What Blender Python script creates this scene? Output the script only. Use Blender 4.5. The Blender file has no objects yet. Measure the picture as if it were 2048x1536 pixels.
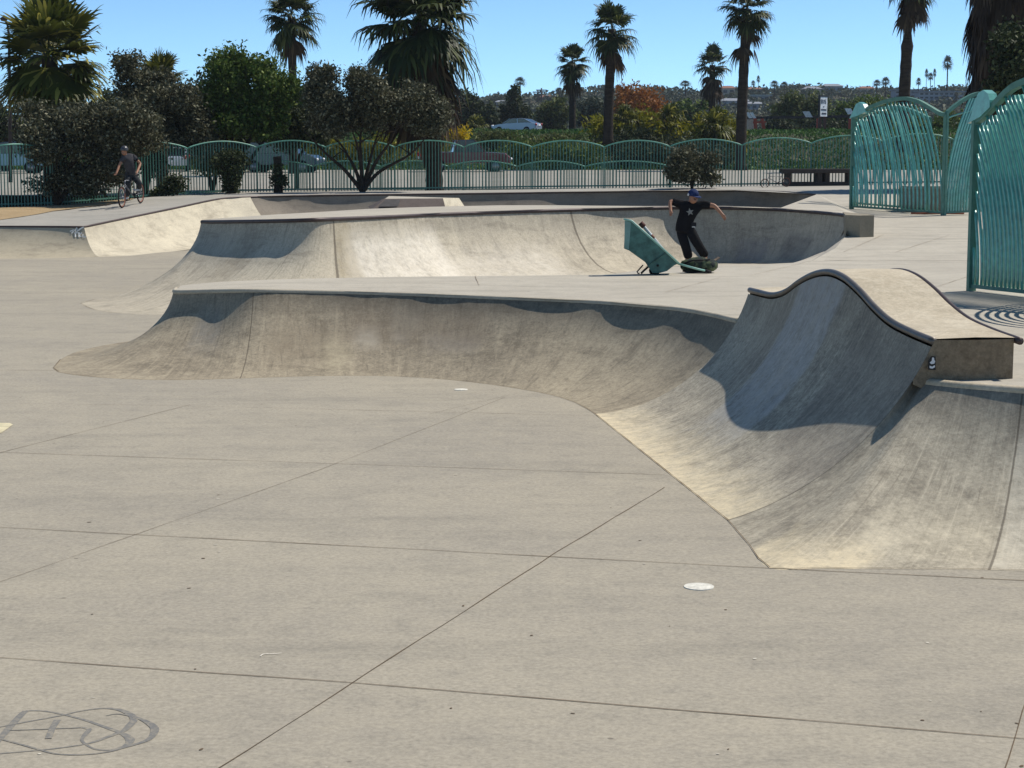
import bpy, bmesh, math, random
import numpy as np
from mathutils import Vector, Matrix
from mathutils.bvhtree import BVHTree

R = math.radians
SC = bpy.context.scene
COL = SC.collection
rng = np.random.default_rng(7)
random.seed(7)

# ------------------------------------------------------------------ camera
F_PX = 3700.0
PITCH = math.atan((768 - 290) / F_PX)
CAM_H = 3.0
cam_d = bpy.data.cameras.new('camera')
cam_d.sensor_width = 36.0
cam_d.lens = F_PX / 2048 * 36.0
cam_d.clip_start = 0.1
cam_d.clip_end = 9000
cam = bpy.data.objects.new('camera', cam_d)
cam.location = (0, 0, CAM_H)
cam.rotation_euler = (math.pi / 2 - PITCH, 0, 0)
COL.objects.link(cam)
SC.camera = cam

# ------------------------------------------------------------------ light
SUN_AZ, SUN_EL = 61.0, 54.0          # azimuth from +Y towards +X
w = bpy.data.worlds.new('World')
SC.world = w
w.use_nodes = True
wn = w.node_tree
bg = wn.nodes['Background']
sky = wn.nodes.new('ShaderNodeTexSky')
sky.sky_type = 'NISHITA'
sky.sun_disc = False
sky.sun_elevation = R(SUN_EL)
sky.sun_rotation = R(SUN_AZ)
sky.altitude = 500
sky.air_density = 0.38
sky.dust_density = 0.0
sky.ozone_density = 6.0
hsv = wn.nodes.new('ShaderNodeHueSaturation')
hsv.inputs['Saturation'].default_value = 0.94
hsv.inputs['Value'].default_value = 1.0
wn.links.new(sky.outputs[0], hsv.inputs['Color'])
tint = wn.nodes.new('ShaderNodeMix')
tint.data_type = 'RGBA'
tint.blend_type = 'MULTIPLY'
tint.inputs[0].default_value = 1.0
tint.inputs[7].default_value = (0.95, 1.13, 1.03, 1)
wn.links.new(hsv.outputs[0], tint.inputs[6])
wn.links.new(tint.outputs[2], bg.inputs['Color'])
bg.inputs['Strength'].default_value = 0.15
sun_d = bpy.data.lights.new('sun', 'SUN')
sun_d.energy = 4.2
sun_d.angle = R(0.5)
sun_d.color = (1.0, 0.94, 0.85)
sun = bpy.data.objects.new('sun', sun_d)
sdir = Vector((math.sin(R(SUN_AZ)) * math.cos(R(SUN_EL)), math.cos(R(SUN_AZ)) * math.cos(R(SUN_EL)), math.sin(R(SUN_EL))))
sun.rotation_euler = sdir.to_track_quat('Z', 'Y').to_euler()
sun.location = (20, 10, 40)
COL.objects.link(sun)
SC.view_settings.view_transform = 'Standard'
SC.view_settings.look = 'None'
SC.view_settings.gamma = 1
SC.view_settings.exposure = 0.2

# ------------------------------------------------------------------ survey helpers (measure points of the real place)
_f = Vector((0, math.cos(PITCH), -math.sin(PITCH)))
_u = Vector((0, math.sin(PITCH), math.cos(PITCH)))
EYE = Vector((0, 0, CAM_H))

def ray(px, py):
    return Vector((1, 0, 0)) * ((px - 1024) / F_PX) + _u * ((768 - py) / F_PX) + _f

def G(px, py, h=0.0):
    d = ray(px, py)
    return EYE + d * ((h - CAM_H) / d.z)

def D(px, py, Y):
    d = ray(px, py)
    return EYE + d * (Y / d.y)

def PV(px, py, A, B):
    """point on the vertical plane through A and B"""
    n = Vector((B.y - A.y, -(B.x - A.x), 0))
    d = ray(px, py)
    return EYE + d * ((A - EYE).dot(n) / d.dot(n))

def Hpx(py, Y):
    return D(1024, py, Y).z

SURF = []

def reg(o):
    me = o.data
    off = Vector((0, 0, 0))
    q = o
    while q is not None:
        off += Vector(q.location)
        q = q.parent
    SURF.append(BVHTree.FromPolygons([tuple(v.co + off) for v in me.vertices], [tuple(p.vertices) for p in me.polygons]))

def HIT(px, py):
    d = ray(px, py).normalized()
    best = None
    for b in SURF:
        h = b.ray_cast(EYE, d)
        if h[0] is not None and (best is None or h[3] < best[1]):
            best = (h[0], h[3])
    return best[0].copy() if best else None

def DOWN(x, y):
    best = None
    for b in SURF:
        h = b.ray_cast(Vector((x, y, 200)), Vector((0, 0, -1)))
        if h[0] is not None and (best is None or h[0].z > best.z):
            best = h[0]
    return best.z if best else 0.0

# ------------------------------------------------------------------ materials
def lin(c):
    c = c / 255.0
    return c / 12.92 if c <= 0.04045 else ((c + 0.055) / 1.055) ** 2.4

def S(r, g, b, k=1.0):
    return (lin(r) * k, lin(g) * k, lin(b) * k, 1)

class NB:
    def __init__(self, name):
        self.m = bpy.data.materials.new(name)
        self.m.use_nodes = True
        self.t = self.m.node_tree
        self.b = self.t.nodes['Principled BSDF']
    def n(self, typ, ins=None, **kw):
        x = self.t.nodes.new(typ)
        for k, v in kw.items():
            setattr(x, k, v)
        for k, v in (ins or {}).items():
            self.put(x.inputs[k], v)
        return x
    def put(self, sock, v):
        if isinstance(v, bpy.types.NodeSocket):
            self.t.links.new(v, sock)
        else:
            sock.default_value = v
    def math(self, op, a, b=0.0, c=0.0, clamp=False):
        x = self.t.nodes.new('ShaderNodeMath')
        x.operation = op
        x.use_clamp = clamp
        for i, v in enumerate((a, b, c)):
            self.put(x.inputs[i], v)
        return x.outputs[0]
    def mix(self, f, a, b, typ='MIX'):
        x = self.t.nodes.new('ShaderNodeMix')
        x.data_type = 'RGBA'
        x.blend_type = typ
        self.put(x.inputs[0], f)
        self.put(x.inputs[6], a)
        self.put(x.inputs[7], b)
        return x.outputs[2]
    def noise(self, vec, scale, detail=5, rough=0.6, dist=0.0):
        x = self.n('ShaderNodeTexNoise', {'Scale': scale, 'Detail': detail, 'Roughness': rough, 'Distortion': dist})
        if vec is not None:
            self.put(x.inputs['Vector'], vec)
        return x.outputs[0]
    def rng(self, v, a, b, c=0.0, d=1.0):
        x = self.n('ShaderNodeMapRange', {'From Min': a, 'From Max': b, 'To Min': c, 'To Max': d})
        self.put(x.inputs['Value'], v)
        return x.outputs[0]
    def base(self, v, rough=0.8, spec=0.3, metal=0.0):
        self.put(self.b.inputs['Base Color'], v)
        self.put(self.b.inputs['Roughness'], rough)
        self.b.inputs['Specular IOR Level'].default_value = spec
        self.b.inputs['Metallic'].default_value = metal

def plain(name, col, rough=0.6, spec=0.4, metal=0.0, var=0.12, scale=6.0):
    m = NB(name)
    tc = m.n('ShaderNodeTexCoord').outputs['Object']
    n = m.noise(tc, scale, 4)
    dark = tuple(c * (1 - var * 2) for c in col[:3]) + (1,)
    lite = tuple(min(1, c * (1 + var * 2)) for c in col[:3]) + (1,)
    m.base(m.mix(m.rng(n, 0.3, 0.7), dark, lite), rough, spec, metal)
    return m.m

def concrete(name, base, dark, lite, patches=(), streak=(0.25, 1.3, 0.6), seams=(), grain=0.5, bump=0.25, big=0.35, dents=0.0, lite_amt=0.55, dark_amt=0.7):
    m = NB(name)
    pos = m.n('ShaderNodeNewGeometry').outputs['Position']
    st = m.n('ShaderNodeMapping', {'Scale': streak})
    m.put(st.inputs['Vector'], pos)
    n_big = m.noise(pos, big, 6, 0.62, 0.4)
    n_str = m.noise(st.outputs[0], 1.6, 8, 0.68, 0.3)
    n_mid = m.noise(pos, 2.6, 9, 0.72)
    n_fine = m.noise(pos, 30.0, 4, 0.75)
    n_spk = m.noise(pos, 11.0, 6, 0.8)
    c = m.mix(m.math('MULTIPLY', m.rng(n_big, 0.36, 0.68), lite_amt), base, lite)
    c = m.mix(m.math('MULTIPLY', m.rng(n_str, 0.5, 0.72), dark_amt), c, dark)
    c = m.mix(m.math('MULTIPLY', m.rng(n_mid, 0.5, 0.75), 0.45), c, lite)
    c = m.mix(m.math('MULTIPLY', m.rng(n_mid, 0.48, 0.3), 0.35), c, dark)
    g = m.rng(n_fine, 0.3, 0.7, 1 - 0.22 * grain, 1 + 0.22 * grain)
    sc = m.n('ShaderNodeCombineXYZ', {0: g, 1: g, 2: g}).outputs[0]
    c = m.mix(1.0, c, sc, 'MULTIPLY')
    c = m.mix(m.math('MULTIPLY', m.rng(n_spk, 0.52, 0.66), 0.42 * grain), c, lite)
    c = m.mix(m.math('MULTIPLY', m.rng(n_spk, 0.46, 0.34), 0.38 * grain), c, dark)
    # small dark spots
    sp = m.n('ShaderNodeTexVoronoi', {'Scale': 1.7, 'Randomness': 1.0})
    m.put(sp.inputs['Vector'], pos)
    spot = m.math('MULTIPLY', m.rng(sp.outputs['Distance'], 0.035, 0.02), 0.55)
    c = m.mix(spot, c, S(70, 62, 55))
    if patches or seams:
        uv = m.n('ShaderNodeUVMap', uv_map='UVMap').outputs[0]
        sep = m.n('ShaderNodeSeparateXYZ', {0: uv})
        wob = m.math('MULTIPLY', m.math('SUBTRACT', n_mid, 0.5), 1.0)
        n_brk = m.noise(pos, 5.5, 8, 0.78)
        wob2 = m.math('MULTIPLY', m.math('SUBTRACT', m.noise(pos, 6.0, 6, 0.7), 0.5), 1.0)
        # wheel and trowel streaks running up the face
        suv = m.n('ShaderNodeCombineXYZ', {0: m.math('MULTIPLY', sep.outputs[0], 5.0), 1: m.math('MULTIPLY', sep.outputs[1], 1.1)}).outputs[0]
        k_st = m.noise(suv, 2.2, 6, .7, .25)
        k_s2 = m.noise(suv, 7.0, 4, .7, .1)
        c = m.mix(m.math('MULTIPLY', m.rng(k_st, .54, .68), .5), c, lite)
        c = m.mix(m.math('MULTIPLY', m.rng(k_st, .46, .33), .5), c, dark)
        c = m.mix(m.math('MULTIPLY', m.rng(k_s2, .56, .7), .3), c, dark)
        # scuffed band of wheel marks below the lip
        kl = m.math('MULTIPLY', m.rng(m.math('ADD', sep.outputs[1], m.math('MULTIPLY', wob, .25)), .78, .97), m.rng(n_spk, .42, .6))
        c = m.mix(m.math('MULTIPLY', kl, .45), c, S(84, 78, 70, .8))
        for (u0, u1, s0, s1, col, al, rag) in patches:
            u = m.math('ADD', sep.outputs[0], m.math('MULTIPLY', wob, rag))
            s = m.math('ADD', sep.outputs[1], m.math('MULTIPLY', wob2, rag * 0.5))
            e = 0.05 + rag * .12
            k = m.math('MULTIPLY', m.rng(u, u0 - e, u0 + e), m.rng(u, u1 + e, u1 - e))
            k = m.math('MULTIPLY', k, m.math('MULTIPLY', m.rng(s, s0 - e, s0 + e), m.rng(s, s1 + e, s1 - e)))
            k = m.math('MULTIPLY', k, m.rng(n_brk, 0.36, 0.62, al * 0.35, al))
            c = m.mix(k, c, col)
        for (us, half) in seams:
            k = m.rng(m.math('ABSOLUTE', m.math('SUBTRACT', m.math('ADD', sep.outputs[0], m.math('MULTIPLY', wob2, 0.02)), us)), half, half * 0.5)
            c = m.mix(m.math('MULTIPLY', k, 0.65), c, S(72, 64, 54))
    m.base(c, 0.85, 0.25)
    bh = m.math('ADD', m.math('MULTIPLY', n_mid, 0.5), m.math('MULTIPLY', n_fine, 0.12))
    bp = m.n('ShaderNodeBump', {'Strength': bump, 'Distance': 0.03})
    m.put(bp.inputs['Height'], bh)
    out = bp.outputs[0]
    if dents:
        b2 = m.n('ShaderNodeBump', {'Strength': dents, 'Distance': 0.12})
        m.put(b2.inputs['Height'], m.noise(pos, 1.1, 3, 0.5))
        m.put(b2.inputs['Normal'], out)
        out = b2.outputs[0]
    m.put(m.b.inputs['Normal'], out)
    return m.m

def leafmat(name, col, tip=None, var=0.35, rough=0.6, spec=0.12, trans=0.25):
    m = NB(name)
    rnd = m.n('ShaderNodeNewGeometry').outputs['Random Per Island']
    tip = tip or tuple(min(1, c * 1.9) for c in col[:3]) + (1,)
    dk = tuple(c * (1 - var) for c in col[:3]) + (1,)
    c = m.mix(m.rng(rnd, 0.0, 0.6), dk, col)
    c = m.mix(m.rng(rnd, 0.72, 1.0), c, tip)
    m.base(c, rough, spec)
    tr = m.n('ShaderNodeBsdfTranslucent')
    m.put(tr.inputs['Color'], c)
    mx = m.n('ShaderNodeMixShader', {0: trans})
    m.t.links.new(m.b.outputs[0], mx.inputs[1])
    m.t.links.new(tr.outputs[0], mx.inputs[2])
    m.t.links.new(mx.outputs[0], m.t.nodes['Material Output'].inputs[0])
    return m.m

def bark(name, a, b, sc=(4, 4, 14)):
    m = NB(name)
    tc = m.n('ShaderNodeTexCoord').outputs['Object']
    mp = m.n('ShaderNodeMapping', {'Scale': sc})
    m.put(mp.inputs['Vector'], tc)
    n = m.noise(mp.outputs[0], 1.2, 6, 0.7)
    m.base(m.mix(m.rng(n, 0.35, 0.65), a, b), 0.9, 0.15)
    bp = m.n('ShaderNodeBump', {'Strength': 0.6, 'Distance': 0.05})
    m.put(bp.inputs['Height'], n)
    m.put(m.b.inputs['Normal'], bp.outputs[0])
    return m.m

# ------------------------------------------------------------------ object helpers
def link(name, me, mat=None, parent=None, base=None):
    """a mesh given in world coordinates becomes an object; its origin goes to base"""
    o = bpy.data.objects.new(name, me)
    COL.objects.link(o)
    if mat is not None:
        if not isinstance(mat, (list, tuple)):
            mat = [mat]
        for x in mat:
            me.materials.append(x)
    if parent is not None:
        o.parent = parent
        p = parent
        M = Matrix.Identity(4)
        chain = []
        while p is not None:
            chain.append(p)
            p = p.parent
        for p in reversed(chain):
            M = M @ p.matrix_basis
        me.transform(M.inverted())
    elif base is not None:
        me.transform(Matrix.Translation(-Vector(base)))
        o.location = base
    return o

def mesh(V, F, smooth=False, uv=None, mi=None):
    me = bpy.data.meshes.new('mesh')
    me.from_pydata([tuple(v) for v in V], [], [tuple(f) for f in F])
    if smooth:
        me.polygons.foreach_set('use_smooth', [True] * len(me.polygons))
    if uv is not None:
        l = me.uv_layers.new(name='UVMap')
        for lp in me.loops:
            l.data[lp.index].uv = uv[lp.vertex_index]
    if mi is not None:
        me.polygons.foreach_set('material_index', mi)
    me.update()
    return me

def mesh_np(V, Q, smooth=False):
    """quads as numpy"""
    me = bpy.data.meshes.new('mesh')
    V = np.asarray(V, dtype=np.float32)
    Q = np.asarray(Q, dtype=np.int32)
    n = len(Q)
    k = Q.shape[1]
    me.vertices.add(len(V))
    me.vertices.foreach_set('co', V.ravel())
    me.loops.add(n * k)
    me.loops.foreach_set('vertex_index', Q.ravel())
    me.polygons.add(n)
    me.polygons.foreach_set('loop_start', np.arange(0, n * k, k, dtype=np.int32))
    if smooth:
        me.polygons.foreach_set('use_smooth', [True] * n)
    me.update(calc_edges=True)
    return me

class MB:
    """collects simple shapes into one mesh"""
    def __init__(self):
        self.V = []
        self.F = []
        self.M = []
        self.sm = []
    def add(self, V, F, mi=0, smooth=False):
        o = len(self.V)
        self.V += [tuple(v) for v in V]
        for f in F:
            self.F.append(tuple(i + o for i in f))
            self.M.append(mi)
            self.sm.append(smooth)
    def box(self, c, s, rot=0.0, mi=0, bev=0.0):
        cx, cy, cz = c
        x, y, z = s[0] / 2, s[1] / 2, s[2] / 2
        co, si = math.cos(rot), math.sin(rot)
        pts = []
        for dz in (-z, z):
            for dx, dy in ((-x, -y), (x, -y), (x, y), (-x, y)):
                pts.append((cx + dx * co - dy * si, cy + dx * si + dy * co, cz + dz))
        self.add(pts, [(3, 2, 1, 0), (4, 5, 6, 7), (0, 1, 5, 4), (1, 2, 6, 5), (2, 3, 7, 6), (3, 0, 4, 7)], mi)
    def tube(self, pts, r, n=8, cap=True, mi=0, flat=None):
        pts = [Vector(p) for p in pts]
        rs = r if isinstance(r, (list, tuple)) else [r] * len(pts)
        V = []
        prev = None
        for i, p in enumerate(pts):
            t = (pts[min(i + 1, len(pts) - 1)] - pts[max(i - 1, 0)])
            if t.length < 1e-9:
                t = Vector((0, 0, 1))
            t.normalize()
            if prev is None:
                a = Vector((0, 0, 1)) if abs(t.z) < 0.9 else Vector((1, 0, 0))
                x = t.cross(a).normalized()
            else:
                x = (prev - t * prev.dot(t)).normalized()
            prev = x
            y = t.cross(x)
            for k in range(n):
                a = 2 * math.pi * k / n
                V.append(p + (x * math.cos(a) + y * math.sin(a)) * rs[i])
        Fc = []
        for i in range(len(pts) - 1):
            for k in range(n):
                Fc.append((i * n + k, i * n + (k + 1) % n, (i + 1) * n + (k + 1) % n, (i + 1) * n + k))
        if cap:
            Fc.append(tuple(reversed(range(n))))
            Fc.append(tuple((len(pts) - 1) * n + k for k in range(n)))
        self.add(V, Fc, mi, True)
    def bar(self, pts, wv, dv, mi=0):
        """rectangular bar swept along pts; wv, dv half-size vectors"""
        V = []
        for p in pts:
            p = Vector(p)
            V += [p - wv - dv, p + wv - dv, p + wv + dv, p - wv + dv]
        Fc = []
        for i in range(len(pts) - 1):
            for k in range(4):
                Fc.append((i * 4 + k, i * 4 + (k + 1) % 4, (i + 1) * 4 + (k + 1) % 4, (i + 1) * 4 + k))
        Fc.append((3, 2, 1, 0))
        e = (len(pts) - 1) * 4
        Fc.append((e, e + 1, e + 2, e + 3))
        self.add(V, Fc, mi)
    def prism(self, poly, ext, mi=0):
        """polygon (list of Vectors) extruded by vector ext"""
        n = len(poly)
        V = [Vector(p) for p in poly] + [Vector(p) + ext for p in poly]
        Fc = [tuple(reversed(range(n))), tuple(range(n, 2 * n))]
        for k in range(n):
            Fc.append((k, (k + 1) % n, n + (k + 1) % n, n + k))
        self.add(V, Fc, mi)
    def ball(self, c, r, n=10, m=7, mi=0):
        c = Vector(c)
        r = Vector(r) if isinstance(r, (tuple, list, Vector)) else Vector((r, r, r))
        V = [c + Vector((0, 0, -r.z))]
        for j in range(1, m):
            a = -math.pi / 2 + math.pi * j / m
            for k in range(n):
                b = 2 * math.pi * k / n
                V.append(c + Vector((r.x * math.cos(a) * math.cos(b), r.y * math.cos(a) * math.sin(b), r.z * math.sin(a))))
        V.append(c + Vector((0, 0, r.z)))
        Fc = []
        for k in range(n):
            Fc.append((0, 1 + (k + 1) % n, 1 + k))
            for j in range(m - 2):
                a = 1 + j * n
                Fc.append((a + k, a + (k + 1) % n, a + n + (k + 1) % n, a + n + k))
            a = 1 + (m - 2) * n
            Fc.append((a + k, a + (k + 1) % n, len(V) - 1))
        self.add(V, Fc, mi, True)
    def mesh(self):
        me = mesh(self.V, self.F, mi=self.M)
        me.polygons.foreach_set('use_smooth', self.sm)
        return me
    def build(self, name, mat, parent=None, base=None):
        return link(name, self.mesh(), mat, parent, base)

def tag(o, label=None, cat=None, group=None, kind=None):
    if label: o['label'] = label
    if cat: o['category'] = cat
    if group: o['group'] = group
    if kind: o['kind'] = kind
    return o

def thing(name, label, cat, loc=(0, 0, 0), group=None, rz=0.0):
    o = bpy.data.objects.new(name, None)
    o.empty_display_size = 0.3
    COL.objects.link(o)
    o.location = loc
    o.rotation_euler = (0, 0, rz)
    return tag(o, label, cat, group)

def dup(root, loc, rz=0.0, sc=1.0, label=None):
    r = root.copy()
    COL.objects.link(r)
    r.location = loc
    r.rotation_euler = (0, 0, rz)
    r.scale = (sc, sc, sc)
    if label: r['label'] = label
    for ch in list(root.children):
        c = ch.copy()
        COL.objects.link(c)
        c.parent = r
        for g in ch.children:
            d = g.copy()
            COL.objects.link(d)
            d.parent = c
    return r

# ------------------------------------------------------------------ curved concrete helpers
def profile(Fp, Lp, tm=R(72), n=18, hmax=None, lin_=0.0):
    Fp, Lp = Vector(Fp), Vector(Lp)
    out = []
    t1 = tm
    if hmax is not None:
        k = (hmax - Fp.z) / (Lp.z - Fp.z)
        lo, hi = 0.0, tm
        for _ in range(40):
            t1 = (lo + hi) / 2
            a = math.sin(t1) / math.sin(tm)
            b = (1 - math.cos(t1)) / (1 - math.cos(tm))
            if b + (a - b) * lin_ < k: lo = t1
            else: hi = t1
    for i in range(n):
        t = t1 * i / (n - 1)
        a = math.sin(t) / math.sin(tm)
        b = (1 - math.cos(t)) / (1 - math.cos(tm))
        b += (a - b) * lin_
        out.append(Vector((Fp.x + (Lp.x - Fp.x) * a, Fp.y + (Lp.y - Fp.y) * a, Fp.z + (Lp.z - Fp.z) * b)))
    return out

def cat(a, b, c, d, t):
    return 0.5 * ((2 * b) + (c - a) * t + (2 * a - 5 * b + 4 * c - d) * t * t + (3 * b - a - 3 * c + d) * t ** 3)

def smooth_cols(cols, sub):
    out, us = [], []
    n = len(cols)
    for i in range(n - 1):
        for k in range(sub):
            t = k / sub
            a, b, c, d = cols[max(i - 1, 0)], cols[i], cols[i + 1], cols[min(i + 2, n - 1)]
            out.append([cat(a[j], b[j], c[j], d[j], t) for j in range(len(b))])
            us.append(i + t)
    out.append(cols[-1])
    us.append(n - 1)
    return out, us

def loft(cols, sub=6):
    dense, us = smooth_cols(cols, sub)
    m = len(dense[0])
    V, UV, Fc = [], [], []
    for c, u in zip(dense, us):
        for j, p in enumerate(c):
            V.append(p)
            UV.append((u, j / (m - 1)))
    for i in range(len(dense) - 1):
        for j in range(m - 1):
            Fc.append((i * m + j, (i + 1) * m + j, (i + 1) * m + j + 1, i * m + j + 1))
    return mesh(V, Fc, True, UV), dense

def curve(pts, sub=6):
    pts = [Vector(p) for p in pts]
    out = []
    n = len(pts)
    for i in range(n - 1):
        for k in range(sub):
            out.append(cat(pts[max(i - 1, 0)], pts[i], pts[i + 1], pts[min(i + 2, n - 1)], k / sub))
    out.append(pts[-1])
    return out

def strip(rows, smooth=True):
    V, Fc = [], []
    n = len(rows[0])
    for r in rows:
        V += r
    for i in range(len(rows) - 1):
        for j in range(n - 1):
            Fc.append((i * n + j, i * n + j + 1, (i + 1) * n + j + 1, (i + 1) * n + j))
    return mesh(V, Fc, smooth)

def flip_up(me):
    """make normals point up for sheets"""
    bm = bmesh.new()
    bm.from_mesh(me)
    for f in bm.faces:
        f.normal_update()
        if f.normal.z < 0:
            f.normal_flip()
    bm.to_mesh(me)
    bm.free()
    return me

def joint(line, width, h=0.004, jit=0.004):
    """thin ribbon along points lying on a level surface"""
    pts = [Vector(p) for p in line]
    dense = []
    for a, b in zip(pts[:-1], pts[1:]):
        k = max(2, int((b - a).length / 0.35))
        dense += [a.lerp(b, i / k) for i in range(k)]
    dense.append(pts[-1])
    V = []
    for i, p in enumerate(dense):
        t = dense[min(i + 1, len(dense) - 1)] - dense[max(0, i - 1)]
        nrm = Vector((-t.y, t.x, 0)).normalized()
        o = random.uniform(-jit, jit)
        ww = width * .75 * random.uniform(0.45, 1.15)
        V += [p + nrm * (o - ww / 2) + Vector((0, 0, h)), p + nrm * (o + ww / 2) + Vector((0, 0, h))]
    Fc = [(2 * i, 2 * i + 2, 2 * i + 3, 2 * i + 1) for i in range(len(dense) - 1)]
    return V, Fc

# ================================================================== SETTING: floor
FLOOR = concrete('floor_concrete', S(180, 172, 156, .70), S(152, 147, 135, .62), S(199, 189, 167, .74), streak=(0.16, 0.9, 1), grain=1.0, bump=0.12, big=0.3, dark_amt=.4)
JOINT = plain('joint_dark', S(104, 90, 74), 0.95, 0.1)
fm = MB()
fm.add([(-1150, -60, 0), (1150, -60, 0), (1150, 1450, 0), (-1150, 1450, 0)], [(0, 1, 2, 3)], 0)
for line, wd in (([(-60, 1052), (1540, 1137), (2100, 1164)], .016), ([(-60, 1312), (700, 1366), (2100, 1482)], .014),
                 ([(-60, 903), (1330, 950)], .011), ([(380, 812), (1188, 832)], .009), ([(-60, 806), (380, 812)], .006),
                 ([(-60, 740), (108, 741)], .012), ([(420, 1549), (1110, 1107), (1330, 975)], .011),
                 ([(-60, 1186), (640, 940), (1010, 795)], .006), ([(-60, 921), (380, 810)], .009), ([(2000, 1570), (2060, 1380)], .008),
                 ([(860, 828), (1020, 790)], .006)):
    V, Fc = joint([G(x, y) for x, y in line], wd)
    fm.add(V, Fc, 1)
sr = random.Random(11)
for i in range(46):
    c = G(sr.uniform(0, 2048), sr.uniform(800, 1536))
    rx, ry, a0 = sr.uniform(.006, .02), sr.uniform(.004, .012), sr.uniform(0, 3)
    V = [c + Vector((rx * math.cos(a) * math.cos(a0) - ry * math.sin(a) * math.sin(a0), rx * math.cos(a) * math.sin(a0) + ry * math.sin(a) * math.cos(a0), .003)) for a in [2 * math.pi * k / 7 for k in range(7)]]
    fm.add(V, [tuple(range(7))], 1 if sr.random() < .65 else 2)
for i in range(0):
    x, y = sr.uniform(0, 1500), sr.uniform(850, 1500)
    p = G(x, y); th = sr.uniform(0, 6.3)
    pts = [p]
    for k in range(sr.randint(6, 16)):
        th += sr.uniform(-.06, .06); pts.append(pts[-1] + Vector((math.cos(th) * .09, math.sin(th) * .09, 0)))
    V, Fc = joint(pts, .004, .003, .0015); fm.add(V, Fc, 1)
floor = fm.build('floor', [FLOOR, JOINT, plain('floor_fleck', S(208, 202, 186, .85), .9, .1)])
tag(floor, kind='structure')
reg(floor)

# ================================================================== ramps
CREAM, BROWN, DKST = S(222, 205, 168), S(150, 132, 104), S(92, 86, 76)
DECKM = concrete('deck_concrete', S(196, 188, 172, .74), S(166, 160, 146, .7), S(212, 204, 186, .8), grain=0.5, bump=0.12)
STEEL = plain('steel_coping', S(104, 98, 92), 0.45, 0.5, 0.5)
RUST = plain('dark_coping', S(70, 58, 56), 0.5, 0.4, 0.3)

# ---- hump ramp geometry first (others join it)
A0 = D(1865, 683, 15.3); B0 = Vector((A0.x - 0.121 * 6.1, 21.4, 0))
cop1 = [PV(x, y, A0, B0) for x, y in ((1500, 580), (1516, 584), (1545, 590), (1572, 583), (1600, 563), (1630, 548), (1660, 544), (1690, 556), (1720, 582), (1750, 615), (1782, 643), (1822, 664), (1868, 683))]
OFF = Vector((0.72, 0.10, 0))
cop2 = [p + OFF for p in cop1]
footA, footB = G(1190, 828), G(1455, 1040)
hcols = []
for i, p in enumerate(cop1):
    k = i / (len(cop1) - 1)
    hcols.append(profile(footA.lerp(footB, k), p + Vector((-0.02, 0, -0.045)), R(72 - 8 * k), 22, None, .27 * k * k))
# ---- front ramp
def L(px, py, h): return G(px, py, h)
fcols_FL = [
    (Vector((-3.6, 30.4, 0)), L(640, 557, .97)), (Vector((-5.6, 28.8, 0)), L(480, 562.5, .94)), (Vector((-6.35, 27.0, 0)), L(392, 568, .91)),
    (G(107, 736), L(352, 576, .90)), (G(150, 750), L(350, 580.5, .90)), (G(250, 758), L(372, 581, .915)), (G(360, 760), L(430, 579.5, .95)),
    (G(480, 757), L(507, 579, .985)), (G(640, 752), L(640, 581.5, .965)), (G(800, 753), L(800, 586, .945)), (G(950, 765), L(980, 593, .94)),
    (G(1080, 785), L(1200, 602.5, .955)), (G(1150, 805), L(1370, 617, .99))]
FL_LIN = (0, 0, 0, 0, 0, 0, 0, .15, .28, .34, .36, .3, .22)
fcols = [profile(a, b, R(t), 22, None, l_) for (a, b), l_, t in zip(fcols_FL, FL_LIN, (80, 83, 85, 85, 85, 84, 80, 69, 63, 60, 59, 60, 61))]
fcols.append(profile(footA, cop1[0] + Vector((-0.02, 0, -0.045)), R(72), 22, hmax=1.0))
frontlip_end = fcols[-1][-1]
TAN, GREYP = S(186, 172, 138, .8), S(150, 150, 146, .8)
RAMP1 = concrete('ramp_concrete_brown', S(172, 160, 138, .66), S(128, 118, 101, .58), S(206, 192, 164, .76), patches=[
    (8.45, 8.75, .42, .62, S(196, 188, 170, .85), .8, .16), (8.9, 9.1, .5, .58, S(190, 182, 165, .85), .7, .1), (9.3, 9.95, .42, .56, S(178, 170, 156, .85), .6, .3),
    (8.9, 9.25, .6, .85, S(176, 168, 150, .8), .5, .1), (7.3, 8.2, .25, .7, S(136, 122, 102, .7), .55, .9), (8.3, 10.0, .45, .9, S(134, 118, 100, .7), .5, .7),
    (8.0, 8.35, .12, .5, S(204, 192, 160, .85), .45, .5), (5.6, 6.3, .45, .8, S(140, 140, 138, .75), .45, .5), (10.2, 13.2, .78, 1.1, S(104, 98, 88, .7), .5, .8),  # last patch: shade along the lip's right end, painted into the concrete
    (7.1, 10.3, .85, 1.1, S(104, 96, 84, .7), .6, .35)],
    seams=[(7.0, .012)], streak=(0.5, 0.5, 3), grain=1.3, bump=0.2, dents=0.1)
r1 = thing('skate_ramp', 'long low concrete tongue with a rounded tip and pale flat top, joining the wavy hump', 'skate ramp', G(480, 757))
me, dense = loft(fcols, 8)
link('face', me, RAMP1, r1)
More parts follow.
